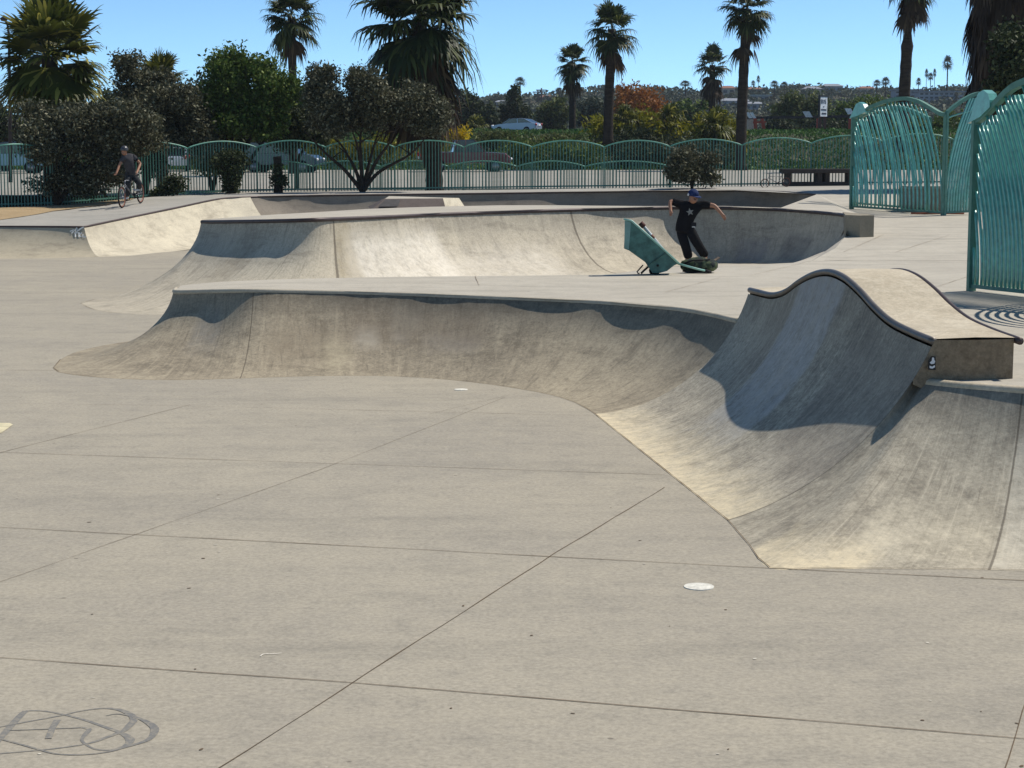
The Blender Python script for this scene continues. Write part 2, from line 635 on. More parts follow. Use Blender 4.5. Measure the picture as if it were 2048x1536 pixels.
# seam at the foot of every ramp (dark joint on the floor)
def footline(dense_cols, parent, i0=0, wd=0.013):
    V, Fc = joint([c[0] + Vector((0, 0, 0.002)) for c in dense_cols[i0::4]] + [dense_cols[-1][0] + Vector((0, 0, .002))], wd, 0.006, .001)
    link('joint', mesh(V, Fc), JOINT, parent)
footline(dense, r1, 20)
front_row = [c[-1] for c in fcols[3:]]
front_row += [Vector((6.5, 21.5, 1.0)), Vector((16, 21.5, 1.0))]
back_row = [fcols[3][-1] + Vector((.05, .03, 0))] + [G(*p) for p in ((362, 571.5, .905), (385, 568.5, .91), (440, 564, .93), (540, 559.5, .955), (640, 557, .97), (800, 554, .96), (1000, 552, .955), (1200, 551, .95), (1340, 547, .95), (1450, 540, .95))]
B_row = [G(1560, 531, .95), Vector((16, 32.4, .96))]
# deck of the front tongue only (to the right it runs on as the common deck)
top = flip_up(strip([[p + Vector((0, 0, .003)) for p in front_row[:11]], [p + Vector((0, 0, .003)) for p in back_row]]))
reg(link('deck', top, DECKM, r1))
lipm = MB()
lp = curve([p + Vector((0, 0, -0.022)) for p in front_row[:11]], 6)
lipm.tube(lp, 0.035, 8)
lipm.build('lip', concrete('lip_concrete', S(204, 194, 172, .74), S(172, 163, 146, .7), S(216, 206, 186, .78)), r1)

LH = 1.06
# ---- hump
HUMP = concrete('hump_concrete', S(178, 169, 151, .69), S(134, 127, 114, .61), S(224, 213, 188, .84), patches=[
    (4.2, 7.2, .36, 1.1, S(198, 199, 198, .82), .62, .5), (8.6, 12.2, .3, .95, S(140, 130, 120, .75), .4, .5), (2.2, 4.1, .55, 1.0, S(150, 140, 124, .75), .35, .3), (-1, 13, -.2, .15, S(234, 217, 180, .9), .8, .6)],
    seams=[(12.0, .03)], streak=(1.2, 1.2, 1.2), grain=1.5, bump=0.5, dents=0.05)
r2 = thing('hump_ramp', 'wavy hump of worn concrete with two curved metal rails along its humped ridge', 'skate ramp', footB)
me, dense = loft(hcols, 6)
link('face', me, HUMP, r2)
footline(dense, r2)
c1, c2 = curve(cop1, 5), curve(cop2, 5)
HTOP = concrete('hump_top_concrete', S(200, 186, 160, .78), S(172, 160, 138, .72), S(232, 222, 200, .86), grain=0.8)
link('top', flip_up(strip([[p + Vector((0.02, 0, .022)) for p in c1], [a.lerp(b, .5) + Vector((0, 0, .03)) for a, b in zip(c1, c2)], [p + Vector((-.02, 0, .022)) for p in c2]])), HTOP, r2)
BLOCK = concrete('block_concrete', S(150, 132, 108, .7), S(112, 96, 76, .6), S(176, 160, 134, .75), grain=1.2, bump=0.6)
bk = MB()
def wallstrip(a_pts, z0, mbk):
    V = []
    for p in a_pts:
        V += [Vector((p.x, p.y, z0)), Vector((p.x, p.y, p.z + .012))]
    mbk.add(V, [(2 * i, 2 * i + 2, 2 * i + 3, 2 * i + 1) for i in range(len(a_pts) - 1)])
wallstrip([p + Vector((-.03, 0, 0)) for p in c2], .9, bk)
near = [c1[-1] + Vector((.0, 0, 0.0)), c1[-1].lerp(c2[-1], .5) + Vector((0, -.03, .0)), c2[-1] + Vector((-.03, 0, .0))]
wallstrip([p for p in curve(near, 6)], .9, bk)
edge = [p for p in hcols[-1] if p.z > LH]
bk.add([Vector((near[0].x, near[0].y, .95)), Vector((edge[0].x, edge[0].y, LH - .03))] + edge + [near[0]], [tuple(range(len(edge) + 3))])
wallstrip([c1[0], c2[0]], .9, bk)
bk.build('side', BLOCK, r2)
t = MB(); t.tube(c1, 0.032, 10); t.build('coping', STEEL, r2)
t = MB(); t.tube(c2 + [c2[-1] + (c2[-1] - c2[-2]).normalized() * .06], 0.032, 10); t.build('coping', RUST, r2)
# sticker on the block
STK, WHT = plain('sticker_black', S(24, 24, 26), 0.5), plain('sticker_white', S(225, 225, 225), 0.6)
def near_plane(px, py, off=-.012):
    p = PV(px, py, Vector((c1[-1].x, c1[-1].y, 0)), Vector((c2[-1].x, c2[-1].y, 0)))
    return p + Vector((0, off - .03, 0))
sk = MB()
def flatpoly(px_pts, mi, off):
    sk.add([near_plane(x, y, off) for x, y in px_pts], [tuple(range(len(px_pts)))], mi)
flatpoly([(1854, 738), (1869, 739), (1869, 712), (1860, 711), (1854, 720)], 0, -.012)
flatpoly([(1862, 713.5), (1865.5, 714), (1866, 718), (1868, 722), (1866, 726), (1860, 727), (1857, 724), (1861, 720)], 1, -.016)
flatpoly([(1856.5, 730), (1862, 732), (1867, 729), (1867.5, 733), (1862, 736), (1857, 735)], 1, -.016)
sk.build('sticker', [STK, WHT], r2)

# ---- lower ramp right of the hump
LH = 1.06
first = profile(footB, cop1[-1] + Vector((-0.02, 0, -0.045)), R(64), 22, LH, .27)
last_h = first[-1]
lcols = [first]
for (fx, fy, lx, ly) in ((1500, 1092, 1838, 757.5), (1540, 1136, 1850, 759.5), (1640, 1137, 1886, 763.5), (1800, 1138, 1945, 768.5), (1978, 1140, 2046, 776), (2200, 1146, 2190, 785), (2500, 1152, 2420, 797)):
    lcols.append(profile(G(fx, fy), G(lx, ly, LH), R(max(52, 64 - 3 * len(lcols))), 22, None, max(.12, .32 - .04 * len(lcols))))
LOWM = concrete('low_ramp_concrete', S(178, 169, 150, .69), S(136, 128, 113, .61), S(222, 211, 186, .83), patches=[
    (1.2, 3.6, -.1, .16, S(234, 217, 180, .9), .8, .6), (3.0, 5.0, .16, .38, S(230, 218, 190, .88), .6, .8), (5.0, 7, 0.0, .8, S(220, 212, 192, .86), .6, .1), (.2, 1.4, .6, 1.1, S(140, 130, 114, .7), .4, .5), (0, 5, .93, 1.1, S(110, 106, 100, .7), .6, .2)],
    seams=[(5.0, .02), (0.02, .02)], streak=(1.2, 1.2, .5), grain=1.1, bump=0.5)
r3 = thing('bank_ramp', 'low curved concrete bank below the sticker block at the end of the wavy hump', 'skate ramp', G(1800, 1138))
me, dense = loft(lcols, 8)
link('face', me, LOWM, r3)
footline(dense, r3)
lipp = [c[-1] for c in lcols]
t = MB(); t.tube([p + Vector((0, .01, -.03)) for p in curve(lipp[2:], 5)], 0.045, 8); t.build('lip', HTOP, r3)

# ---- common deck
yb = [15.0, 17.5, 19.5, 21.5]
left_edge = [lipp[0] + Vector((0.03, .05, 0))]
for y in yb[1:]:
    left_edge.append(Vector((cop1[-1].x - 0.121 * (y - 15.3) + .03, y, 1.0)))
right_edge = [Vector((16, 15.2, LH)), Vector((16, 17.5, 1.02)), Vector((16, 19.5, 1.0)), Vector((16, 21.5, 1.0))]
dk = MB()
def addmesh(mb, rows):
    n = len(rows[0]); V = []
    for r in rows: V += r
    mb.add(V, [(i * n + j, i * n + j + 1, (i + 1) * n + j + 1, (i + 1) * n + j) for i in range(len(rows) - 1) for j in range(n - 1)])
# front platform to the lip of the low ramp
addmesh(dk, [[p + Vector((0, 0, .0)) for p in lipp], [Vector((p.x + .05, max(p.y + .9, 15.6), LH)) for p in lipp]])
addmesh(dk, [[a, b] for a, b in zip(left_edge, right_edge)])
# tongue deck continues right: front_row tail to the back line
addmesh(dk, [[front_row[10], front_row[11], front_row[12]], [back_row[-1], G(1650, 521, .955), Vector((16, 33, .97))]])
b2F = [Vector((-2.2, 35.4, .0)), Vector((-1.0, 36.6, .03)), Vector((0.0, 38.2, .1)), Vector((2.2, 40.5, .2)), Vector((3.75, 42.6, .25)),
       D(1440, 527, 43.0), D(1520, 528.5, 41.6), D(1600, 525, 39.9), D(1655, 500, 38.6), D(1690, 474, 38.0)]
Brow = [back_row[5], back_row[6], back_row[7], back_row[8], back_row[9], back_row[10], G(1510, 535.5, .95), G(1570, 530, .95), G(1620, 524, .955), G(1650, 521, .955)]
addmesh(dk, [Brow, [a.lerp(b, .5) for a, b in zip(Brow, b2F)], b2F])
Crow = [b2F[-2], b2F[-1], G(1770, 468, 1.15), Vector((18, 38.4, 1.16))]
addmesh(dk, [[Brow[-1], Brow[-1] + Vector((.25, 0.1, 0)), G(1790, 521.5, .96), Vector((16, 33, .97))], Crow])
addmesh(dk, [[b2F[-1], G(1770, 468, 1.15), Vector((18, 38.4, 1.16))], [Vector((7.9, 41.5, 1.24)), Vector((9.2, 42, 1.25)), Vector((20, 42, 1.25))],
             [Vector((8.6, 46, 1.32)), Vector((10, 46, 1.32)), Vector((22, 46, 1.32))], [D(1634, 388.5, 57.6), Vector((11, 57, 1.5)), Vector((26, 57, 1.5))],
             [D(1650, 373, 65.6), Vector((12.5, 65.6, 1.57)), Vector((30, 66, 1.6))]])
dk.later = True
deck = None
# ---- second tongue and bowl
H2 = 1.55
b2_L = [G(640, 424, H2), G(480, 434, 1.49), G(412, 439, 1.42), G(404, 441, 1.42), G(425, 441, 1.435), G(500, 440, 1.5), G(575, 438.5, 1.555), G(632, 436.5, 1.585), G(700, 434, 1.575), G(800, 430, 1.565), G(900, 425.5, 1.555),
        G(1130, 418, H2), G(1330, 413.5, H2), G(1450, 413.5, H2), G(1560, 417, H2), G(1650, 423.5, H2), G(1690, 428, H2), G(1703, 431.5, H2)]
b2_F = [Vector((-5.0, 41, 0)), Vector((-7.4, 37.8, 0)), G(170, 603), G(182, 617), G(215, 624), G(260, 627.5), G(330, 629.5), Vector((-4.4, 33.7, 0))] + b2F
bcols = [profile(a, b, R(t), 22) for a, b, t in zip(b2_F, b2_L, (84, 85, 86, 86, 86, 86, 85, 82, 76, 73, 73, 74, 78, 82, 82, 82, 80, 76))]
WHITEP = S(238, 230, 214, .92)
RAMP2 = concrete('bowl_concrete', S(194, 184, 164, .75), S(150, 142, 127, .66), S(222, 211, 186, .83), patches=[
    (7.75, 9.7, .0, .86, WHITEP, .72, .3), (9.4, 10.75, .0, .62, S(230, 222, 206, .88), .6, .5), (7.55, 7.95, 0, 1, S(176, 160, 126, .75), .5, .12),
    (4.8, 5.4, .45, .9, S(140, 126, 106, .7), .4, .5), (13.3, 13.9, .1, .6, S(150, 150, 158, .7), .5, .1), (14.2, 14.8, .15, .7, S(116, 116, 122, .6), .5, .12)],
    seams=[(7.55, .03), (11.05, .012)], streak=(0.5, 0.5, 3), grain=1.0, bump=0.2, dents=0.1)
r4 = thing('skate_bowl', 'higher concrete tongue whose curved wall sweeps round into a shaded bowl behind the skater', 'skate bowl', G(330, 629.5))
me, dense = loft(bcols, 8)
link('face', me, RAMP2, r4)
footline(dense[:60], r4, 14)
lip2 = b2_L[3:]
bk2 = [b2_L[3] + Vector((.04, .04, 0)), G(425, 438, 1.44), G(470, 434.5, 1.485), G(540, 429.5, 1.53), G(620, 425, H2), G(740, 417.5, H2), G(860, 413.5, H2), G(1000, 410.5, H2)]
for p in b2_L[11:]:
    bk2.append(p + Vector((.05, .35, 0)))
bk2[8] = G(1110, 410.5, H2)
tp = [lip2, [a.lerp(b, .5) + Vector((0, 0, .012)) for a, b in zip(lip2, bk2)], bk2]
link('deck', flip_up(strip(tp)), DECKM, r4)
E0 = D(1634, 388.5, 57.6)
tail = bk2[-4:]
dk.add([E0, Vector((8.6, 46, 1.32))] + list(reversed(tail)), [(0, 1, 2), (0, 2, 3), (0, 3, 4), (0, 4, 5)])
dk.add([Vector((8.6, 46, 1.32)), Vector((7.9, 41.5, 1.24)), b2F[-1], bk2[-1]], [(0, 3, 1), (1, 3, 2)])
dk.add([E0, bk2[-4], Vector((bk2[-4].x, bk2[-4].y, .2)), Vector((E0.x, E0.y, .2))], [(0, 1, 2, 3)])
deck = link('deck', flip_up(dk.mesh()), DECKM)
tag(deck, kind='structure')
reg(deck)
jm = MB()
for line in ([(1500, 552), (1620, 523)], [(1650, 521), (1768, 469)], [(1770, 468), (1935, 471)], [(1650, 521.5), (1935, 523)], [(1790, 505), (1900, 470)], [(950, 552.5), (958, 571)], [(1330, 585), (1440, 556)], [(1855, 580), (1938, 553)]):
    pts = []
    for a, b in zip(line[:-1], line[1:]):
        for k in range(7):
            q = HIT(a[0] + (b[0] - a[0]) * k / 6, a[1] + (b[1] - a[1]) * k / 6)
            pts.append(q)
    V, Fc = joint(pts, .012, .008); jm.add(V, Fc)
tag(jm.build('deck_joints', plain('joint_soft', S(140, 124, 104), 0.95, 0.1)), kind='structure')
back = MB()
V = []
for i, p in enumerate(bk2):
    q = Vector((p.x - .2, p.y + (1.6 if i < 9 else .35), .3 if i < 9 else .95))
    V += [p, q]
back.add(V, [(2 * i, 2 * i + 1, 2 * i + 3, 2 * i + 2) for i in range(len(bk2) - 1)])
back.build('back_wall', RAMP2, r4)
t = MB(); t.tube([p + Vector((0, -.02, -.03)) for p in curve(lip2, 6)], 0.04, 8); t.build('coping', RUST, r4)
# end block of the bowl lip
e0 = b2_L[-1]
eb = MB()
bl = [e0 + Vector((-.14, -.1, 0)), e0 + Vector((.10, -.42, 0)), e0 + Vector((.42, -.25, 0)), e0 + Vector((.44, .45, 0)), e0 + Vector((.1, 1.6, 0))]
eb.prism([Vector((p.x, p.y, .85)) for p in bl], Vector((0, 0, H2 - .85 + .02)))
eb.build('end_block', concrete('end_block_concrete', S(158, 148, 128, .7), S(122, 112, 96, .62), S(186, 176, 154, .75)), r4)

# ---- third bowl / far wall
h3L = [D(-400, 452, 50.8), D(0, 452, 50.8), D(168, 452.5, 50.8)]
h3F = [G(-400, 517.5), G(0, 517.5), G(200, 514)]
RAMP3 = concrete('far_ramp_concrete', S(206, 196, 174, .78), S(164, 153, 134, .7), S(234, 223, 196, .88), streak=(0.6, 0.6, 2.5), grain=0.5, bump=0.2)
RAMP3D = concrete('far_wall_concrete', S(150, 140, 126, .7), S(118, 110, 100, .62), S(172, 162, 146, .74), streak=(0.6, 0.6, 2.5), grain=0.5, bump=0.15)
r5 = thing('quarter_pipe', 'far curved concrete wall running round below the path, with a white scribble near its corner', 'skate ramp', G(0, 517.5))
me, dA = loft([profile(a, b, R(62), 14) for a, b in zip(h3F, h3L)], 6)
link('face', me, concrete('far_side_concrete', S(184, 174, 152, .73), S(148, 139, 122, .66), S(208, 196, 170, .8), streak=(0.6, 0.6, 2.5)), r5)
L3 = [h3L[-1], D(260, 433.5, 53), D(350, 415, 55.4), D(440, 396.5, 58), D(500, 392.8, 59)]
F3 = [h3F[-1], G(262, 511), G(340, 503.5), G(430, 493, .05), Vector((-6.7, 56.8, .2))]
me, dB = loft([profile(a, b, R(t), 14) for a, b, t in zip(F3, L3, (62, 60, 56, 50, 46))], 6)
link('face', me, RAMP3, r5)
L3c = [L3[-1], D(600, 390.5, 60.2), D(800, 388, 61.2), D(1000, 385.5, 62), D(1250, 382, 63), D(1420, 380, 62.8), D(1540, 382, 60.8), D(1600, 385, 58.6), D(1632, 388.5, 57.4)]
F3c = [F3[-1]] + [Vector((p.x * .97 + (.2 if i < 4 else -.9), p.y - 1.5, .25)) for i, p in enumerate(L3c[1:])]
me, dC = loft([profile(a, b, R(80), 14) for a, b in zip(F3c, L3c)], 6)
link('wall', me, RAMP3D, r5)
lip3 = curve(h3L, 3)[:-1] + curve(L3, 5)[:-1] + curve(L3c, 5)
t = MB(); t.tube([p + Vector((0, 0, -.02)) for p in lip3], 0.035, 6); t.build('coping', RUST, r5)
# white scribble beside the corner
gm = MB()
def scrib(pts, wpx, col=0):
    P = []
    bv = BVHTree.FromPolygons([tuple(v) for c in dA for v in c], [(i * 14 + j, (i + 1) * 14 + j, (i + 1) * 14 + j + 1, i * 14 + j + 1) for i in range(len(dA) - 1) for j in range(13)])
    for x, y in pts:
        h = bv.ray_cast(EYE, ray(x, y).normalized())
        if h[0] is not None:
            P.append(h[0] + (EYE - h[0]).normalized() * .02)
    wd = wpx * 1.35 / F_PX * 50
    V = []
    for i, p in enumerate(P):
        tt = P[min(i + 1, len(P) - 1)] - P[max(i - 1, 0)]
        nn = tt.cross(EYE - p).normalized() * wd / 2
        V += [p - nn, p + nn]
    gm.add(V, [(2 * i, 2 * i + 2, 2 * i + 3, 2 * i + 1) for i in range(len(P) - 1)])
for pts in ([(140, 463), (147, 459), (143, 467), (152, 458), (150, 466), (160, 458)], [(153, 455), (155, 462), (161, 457), (168, 454)], [(157, 461), (163, 456)],
            [(148, 466.5), (157, 465)], [(151, 466), (151, 474)], [(158, 465), (158, 474)], [(164, 465), (158.5, 470), (163, 474)], [(166, 468), (166, 474), (172, 474), (172, 469)]):
    scrib(pts, 1.9)
gm.build('graffiti', plain('chalk_white', S(226, 226, 220), 0.9, 0.1), r5)

# far deck
fence_row = [D(-420, 424, 57), D(0, 416, 58), D(130, 411, 60), D(300, 394, 62.5), D(430, 388.4, 64.0), D(500, 385.5, 64.8), D(700, 383, 65.2), D(900, 381, 65.3), D(1100, 378.5, 65.3), D(1300, 376, 65.3), D(1500, 373.5, 65.4), D(1700, 371, 65.6), D(1900, 369, 65.9)]
lip_row = [h3L[0], h3L[1], h3L[2], L3[2], L3[3], L3[4], L3c[1], L3c[2], D(1100, 384, 62.4), D(1300, 381.5, 63), D(1470, 380.5, 62), L3c[-1], Vector((12.5, 57.2, 1.5))]
rows = [[p.copy() for p in lip_row], [a.lerp(b, .5) + Vector((0, 0, .0)) for a, b in zip(lip_row, fence_row)], [p for p in fence_row], [p + Vector((0, 1.2, -.02)) for p in fence_row]]
PATHM = concrete('path_concrete', S(178, 174, 164, .74), S(152, 148, 140, .7), S(196, 190, 178, .78), grain=0.4)
path = link('path', flip_up(strip(rows)), PATHM)
tag(path, kind='structure')
reg(path)
# tan dirt along the fence
lowpx = [(-40, 446), (2, 440), (40, 434.5), (75, 429), (107, 422.5), (160, 416), (212, 410), (236, 404.5), (262, 400)]
low = [HIT(x, y) for x, y in lowpx]
upp = [fence_line_at for fence_line_at in (D(-40, 417.5, 57.7), D(2, 415.8, 58.1), D(40, 414, 58.6), D(75, 412.5, 59.1), D(107, 411.5, 59.6), D(160, 407.5, 60.5), D(212, 402.5, 61.2), D(240, 399.6, 61.7), D(268, 397, 62.1))]
drows = []
for k_ in range(9):
    row = []
    for a, b in zip(low, upp):
        p = a.lerp(b + Vector((0, .6, 0)), k_ / 8)
        p.z = DOWN(p.x, p.y) + .012
        row.append(p)
    drows.append(row)
dirtm = concrete('dry_dirt', S(186, 160, 120, .7), S(146, 122, 90, .65), S(204, 178, 138, .74), grain=1.2, bump=0.5)
tag(link('dirt_verge', flip_up(strip(drows)), dirtm), kind='structure')

# frustum block in the far bowl
fb = thing('funbox', 'small flat-topped concrete box peeping over the ridge of the second tongue', 'skate box', (D(840, 400, 51).x, 51, .25))
y0, y1 = 50.2, 53.0
tl, tr = D(770, 397.5, y0 + .5), D(886, 396.5, y0 + .5)
tr2 = D(918, 396, y1 - .6)
bl_, br_ = D(742, 420, y0), D(892, 420, y0)
br2 = D(934, 420, y1 - .5)
tl2 = D(778, 394.5, y1); 
q = MB()
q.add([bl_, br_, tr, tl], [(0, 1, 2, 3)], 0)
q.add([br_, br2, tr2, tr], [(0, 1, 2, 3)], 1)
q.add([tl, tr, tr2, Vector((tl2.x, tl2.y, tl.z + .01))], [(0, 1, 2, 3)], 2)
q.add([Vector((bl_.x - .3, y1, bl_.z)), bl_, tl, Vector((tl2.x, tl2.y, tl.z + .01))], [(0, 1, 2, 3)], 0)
q.build('block', [concrete('funbox_shaded', S(120, 108, 102, .65), S(92, 84, 80, .6), S(136, 124, 116, .7)), RAMP3, DECKM], fb)  # front has its shade in the colour, sunlit chamfer gets paler concrete
dp = MB()
a, b, c, d = D(756, 413, y0 - .03), D(796, 413, y0 - .03), D(801, 398.8, y0 + .44), D(771, 399, y0 + .44)
dp.add([a, b, c, d], [(0, 1, 2, 3)])
dp.build('panel', plain('funbox_slope_dark', S(70, 66, 64), 0.7), fb)  # dark sheet over the front for the left slope of the box

# drain covers and marks on the floor
cv = MB()
c0 = G(1398, 1174)
def disc(mb, c, r, h, n=28):
    V = [c + Vector((math.cos(2 * math.pi * k / n) * r, math.sin(2 * math.pi * k / n) * r, 0)) for k in range(n)]
    mb.prism(V, Vector((0, 0, h)))
for (x, y), r, lab in (((1398, 1174), .103, 'round white disc set in the concrete floor in front of the low bank'), ((922, 779.5), .085, 'small white disc on the floor just before the long low tongue')):
    m_ = MB(); c = G(x, y); disc(m_, c, r, .006)
    tag(m_.build('floor_disc', plain('disc_white', S(222, 219, 206, .9), 0.7, .3, var=.12, scale=22), base=c), lab, 'floor disc')
pm = MB(); pm.add([G(-30, 846) + Vector((0, 0, .006)), G(-30, 872) + Vector((0, 0, .006)), G(4, 866) + Vector((0, 0, .006)), G(26, 850) + Vector((0, 0, .006)), G(20, 847) + Vector((0, 0, .006))], [(0, 1, 2, 3, 4)])
tag(pm.build('concrete_patch', plain('patch_cream', S(214, 204, 170, .9), .9, .1), base=G(0, 855)), 'pale cream patch at the edge of the concrete floor', 'patch')
# scraps
sc_ = MB(); V, Fc = joint(curve([G(521, 1314), G(528, 1309.5), G(548, 1309), G(563, 1307.5)], 5), .012, .006, 0); sc_.add(V, Fc)
tag(sc_.build('chalk_mark', plain('chalk', S(228, 222, 208), .9, .1), base=G(540, 1309)), 'short curved white chalk mark on bare concrete', 'chalk mark')

# floor graffito
sp_ = NB('spray_grey')
po = sp_.n('ShaderNodeNewGeometry').outputs['Position']
k1 = sp_.rng(sp_.noise(po, 26.0, 6, .8), .46, .62)
k2 = sp_.rng(sp_.noise(po, 3.0, 3, .6), .35, .7, 0, .6)
sp_.base(sp_.mix(sp_.math('ADD', sp_.math('MULTIPLY', k1, .75), sp_.math('MULTIPLY', k2, .4), clamp=True), S(134, 134, 132, .72), S(178, 170, 154, .70)), .9, .1)
SPRAY = sp_.m
gf = MB()
def stroke(pts, ws, sub=7):
    P = curve([G(x / 4, 1300 + y / 4, 0.0) for x, y in pts], sub)
    n = len(P)
    V = []
    for i, p in enumerate(P):
        tt = P[min(i + 1, n - 1)] - P[max(i - 1, 0)]
        nn = Vector((-tt.y, tt.x, 0)).normalized()
        k = i / (n - 1) * (len(ws) - 1)
        a = int(min(k, len(ws) - 2))
        wd = ws[a] + (ws[a + 1] - ws[a]) * (k - a)
        wd *= .7
        z = .0012 + .0004 * stroke.k
        V += [p - nn * wd / 2 + Vector((0, 0, z)), p + nn * wd / 2 + Vector((0, 0, z))]
    stroke.k += 1
    gf.add(V, [(2 * i, 2 * i + 2, 2 * i + 3, 2 * i + 1) for i in range(n - 1)])
stroke.k = 0
stroke([(205, 488), (150, 540), (60, 640), (-30, 750)], [.05, .06, .06, .04])
stroke([(205, 488), (350, 490), (520, 520), (700, 568), (850, 622), (970, 665), (1040, 715), (1010, 765), (900, 800), (780, 798), (700, 765), (655, 720), (690, 670), (712, 635), (655, 622)], [.02, .022, .026, .03, .034, .045, .07, .05, .03, .02, .02, .025, .045, .04, .02])
stroke([(-40, 625), (250, 570), (500, 524), (650, 489), (830, 468), (960, 482), (1045, 520), (1072, 560), (1030, 612), (985, 650), (880, 690), (750, 738), (600, 768), (350, 800), (-20, 832)], [.02, .02, .02, .022, .026, .045, .06, .06, .06, .045, .04, .03, .022, .02, .02])
stroke([(850, 528), (950, 514), (1100, 545), (1210, 600), (1238, 650), (1180, 722), (1000, 780), (850, 820), (650, 840), (450, 833), (300, 795), (150, 752), (-30, 705)], [.01, .018, .03, .06, .065, .045, .03, .022, .02, .02, .022, .024, .02])
stroke([(80, 645), (350, 636), (650, 624)], [.012, .014, .012])
stroke([(462, 562), (420, 630), (388, 712)], [.06, .05, .05])
tag(gf.build('floor_graffiti', SPRAY, base=G(160, 1465)), 'looping grey spray-painted scribble on the concrete floor', 'graffiti')

# ================================================================== land beyond the fence
LOT = concrete('lot_concrete', S(180, 176, 164, .62), S(152, 148, 138, .58), S(194, 188, 174, .68), grain=0.3, bump=0.05)
lot = link('parking_lot', flip_up(mesh([(-90, 66, 1.22), (90, 66, 1.22), (90, 113, 1.5), (-90, 113, 1.5)], [(0, 1, 2, 3)])), LOT)
tag(lot, kind='structure'); reg(lot)

def land_h(x, y):
    def sm(a, b, v):
        t = max(0, min(1, (v - a) / (b - a)))
        return t * t * (3 - 2 * t)
    h = 1.42 + 2.5 * sm(113, 148, y) + 1.5 * sm(170, 300, y)
    hill = sm(330, 620, y)
    cx = (x / max(y, 1)) * 3700 + 1024       # skyline falls towards the west
    k = sm(560, 1250, cx)
    amp = 7.0 + 7.5 * k + .5 * math.sin(cx / 60.0) + .35 * math.sin(cx / 23.0 + 1)
    h += hill * amp
    h += .12 * math.sin(x * .7) * math.sin(y * .5) * sm(113, 118, y)
    return h

xs = [i / 46 for i in range(-23, 24)]
ys = [112.6, 116, 120, 125, 130, 136, 142, 148, 155, 163, 170, 185, 210, 250, 300, 340, 380, 420, 460, 500, 540, 580, 620, 700, 900, 1400]
V = [(x * 0.78 * y, y, land_h(x * 0.78 * y, y)) for y in ys for x in xs]
n = len(xs)
Fq = [(j * n + i, j * n + i + 1, (j + 1) * n + i + 1, (j + 1) * n + i) for j in range(len(ys) - 1) for i in range(n - 1)]
gm_ = NB('dry_hillside')
pos = gm_.n('ShaderNodeNewGeometry').outputs['Position']
n1 = gm_.noise(pos, .06, 6, .7); n2 = gm_.noise(pos, .9, 6, .75)
cc = gm_.mix(gm_.rng(n1, .35, .6), S(78, 84, 62, .55), S(112, 106, 88, .55))
cc = gm_.mix(gm_.rng(n2, .45, .7), cc, S(54, 62, 48, .5))
gm_.base(cc, .95, .1)
hill = link('hill', mesh(V, Fq, True), gm_.m)
tag(hill, kind='structure'); reg(hill)
road = link('road', flip_up(strip([[Vector((x, 157, land_h(x, 157) + .06)) for x in range(-70, 71, 5)], [Vector((x, 165, land_h(x, 165) + .06)) for x in range(-70, 71, 5)]])), plain('asphalt', S(96, 94, 92, .6), .9, .2))
tag(road, kind='structure'); reg(road)

# ================================================================== leaf tools
def leaf_cloud(n, blobs, size, seed, clump=0.3, per=26, flat=0.0, shell=0.55, aspect=2.0, lobes=9):
    """diamond leaves gathered in clumps through the volume of several ellipsoids (centre, radii)"""
    r = np.random.default_rng(seed)
    vol = np.array([b[1][0] * b[1][1] * b[1][2] for b in blobs]) ** .8
    nc = max(1, n // per)
    if lobes:
        nb = []
        for c_, q_ in blobs:
            for _ in range(lobes):
                dd = r.normal(size=3); dd /= np.linalg.norm(dd)
                k_ = r.uniform(.45, .95)
                f_ = r.uniform(.17, .42)
                nb.append((tuple(np.array(c_) + dd * np.array(q_) * k_), tuple(np.array(q_) * f_)))
            nb.append((c_, tuple(np.array(q_) * .6)))
        blobs = nb
        vol = np.array([b[1][0] * b[1][1] * b[1][2] for b in blobs]) ** .7
    pick = r.choice(len(blobs), nc, p=vol / vol.sum())
    d = r.normal(size=(nc, 3)); d /= np.linalg.norm(d, axis=1)[:, None]
    rad = r.uniform(0, 1, nc) ** (1 - shell * .8)
    rad = rad ** .6 * r.uniform(.86, 1.1, nc)
    ctr = np.array([blobs[i][0] for i in pick]) + d * rad[:, None] * np.array([blobs[i][1] for i in pick])
    cs = clump * r.uniform(.6, 1.4, nc)
    idx = np.repeat(np.arange(nc), per)
    m = len(idx)
    p = ctr[idx] + np.clip(r.normal(size=(m, 3)), -1.5, 1.5) * cs[idx][:, None] * np.array([1, 1, .8])
    a = r.normal(size=(m, 3)); a[:, 2] = a[:, 2] * (1 - flat) + .15
    a /= np.linalg.norm(a, axis=1)[:, None]
    b = r.normal(size=(m, 3)); b -= a * (a * b).sum(1)[:, None]; b /= np.linalg.norm(b, axis=1)[:, None]
    s = size * r.uniform(.6, 1.35, m)[:, None]
    V = np.empty((m, 4, 3))
    V[:, 0] = p - a * s * .5
    V[:, 1] = p + b * s / aspect * .5
    V[:, 2] = p + a * s * .5
    V[:, 3] = p - b * s / aspect * .5
    return V.reshape(-1, 3), np.arange(m * 4).reshape(-1, 4)

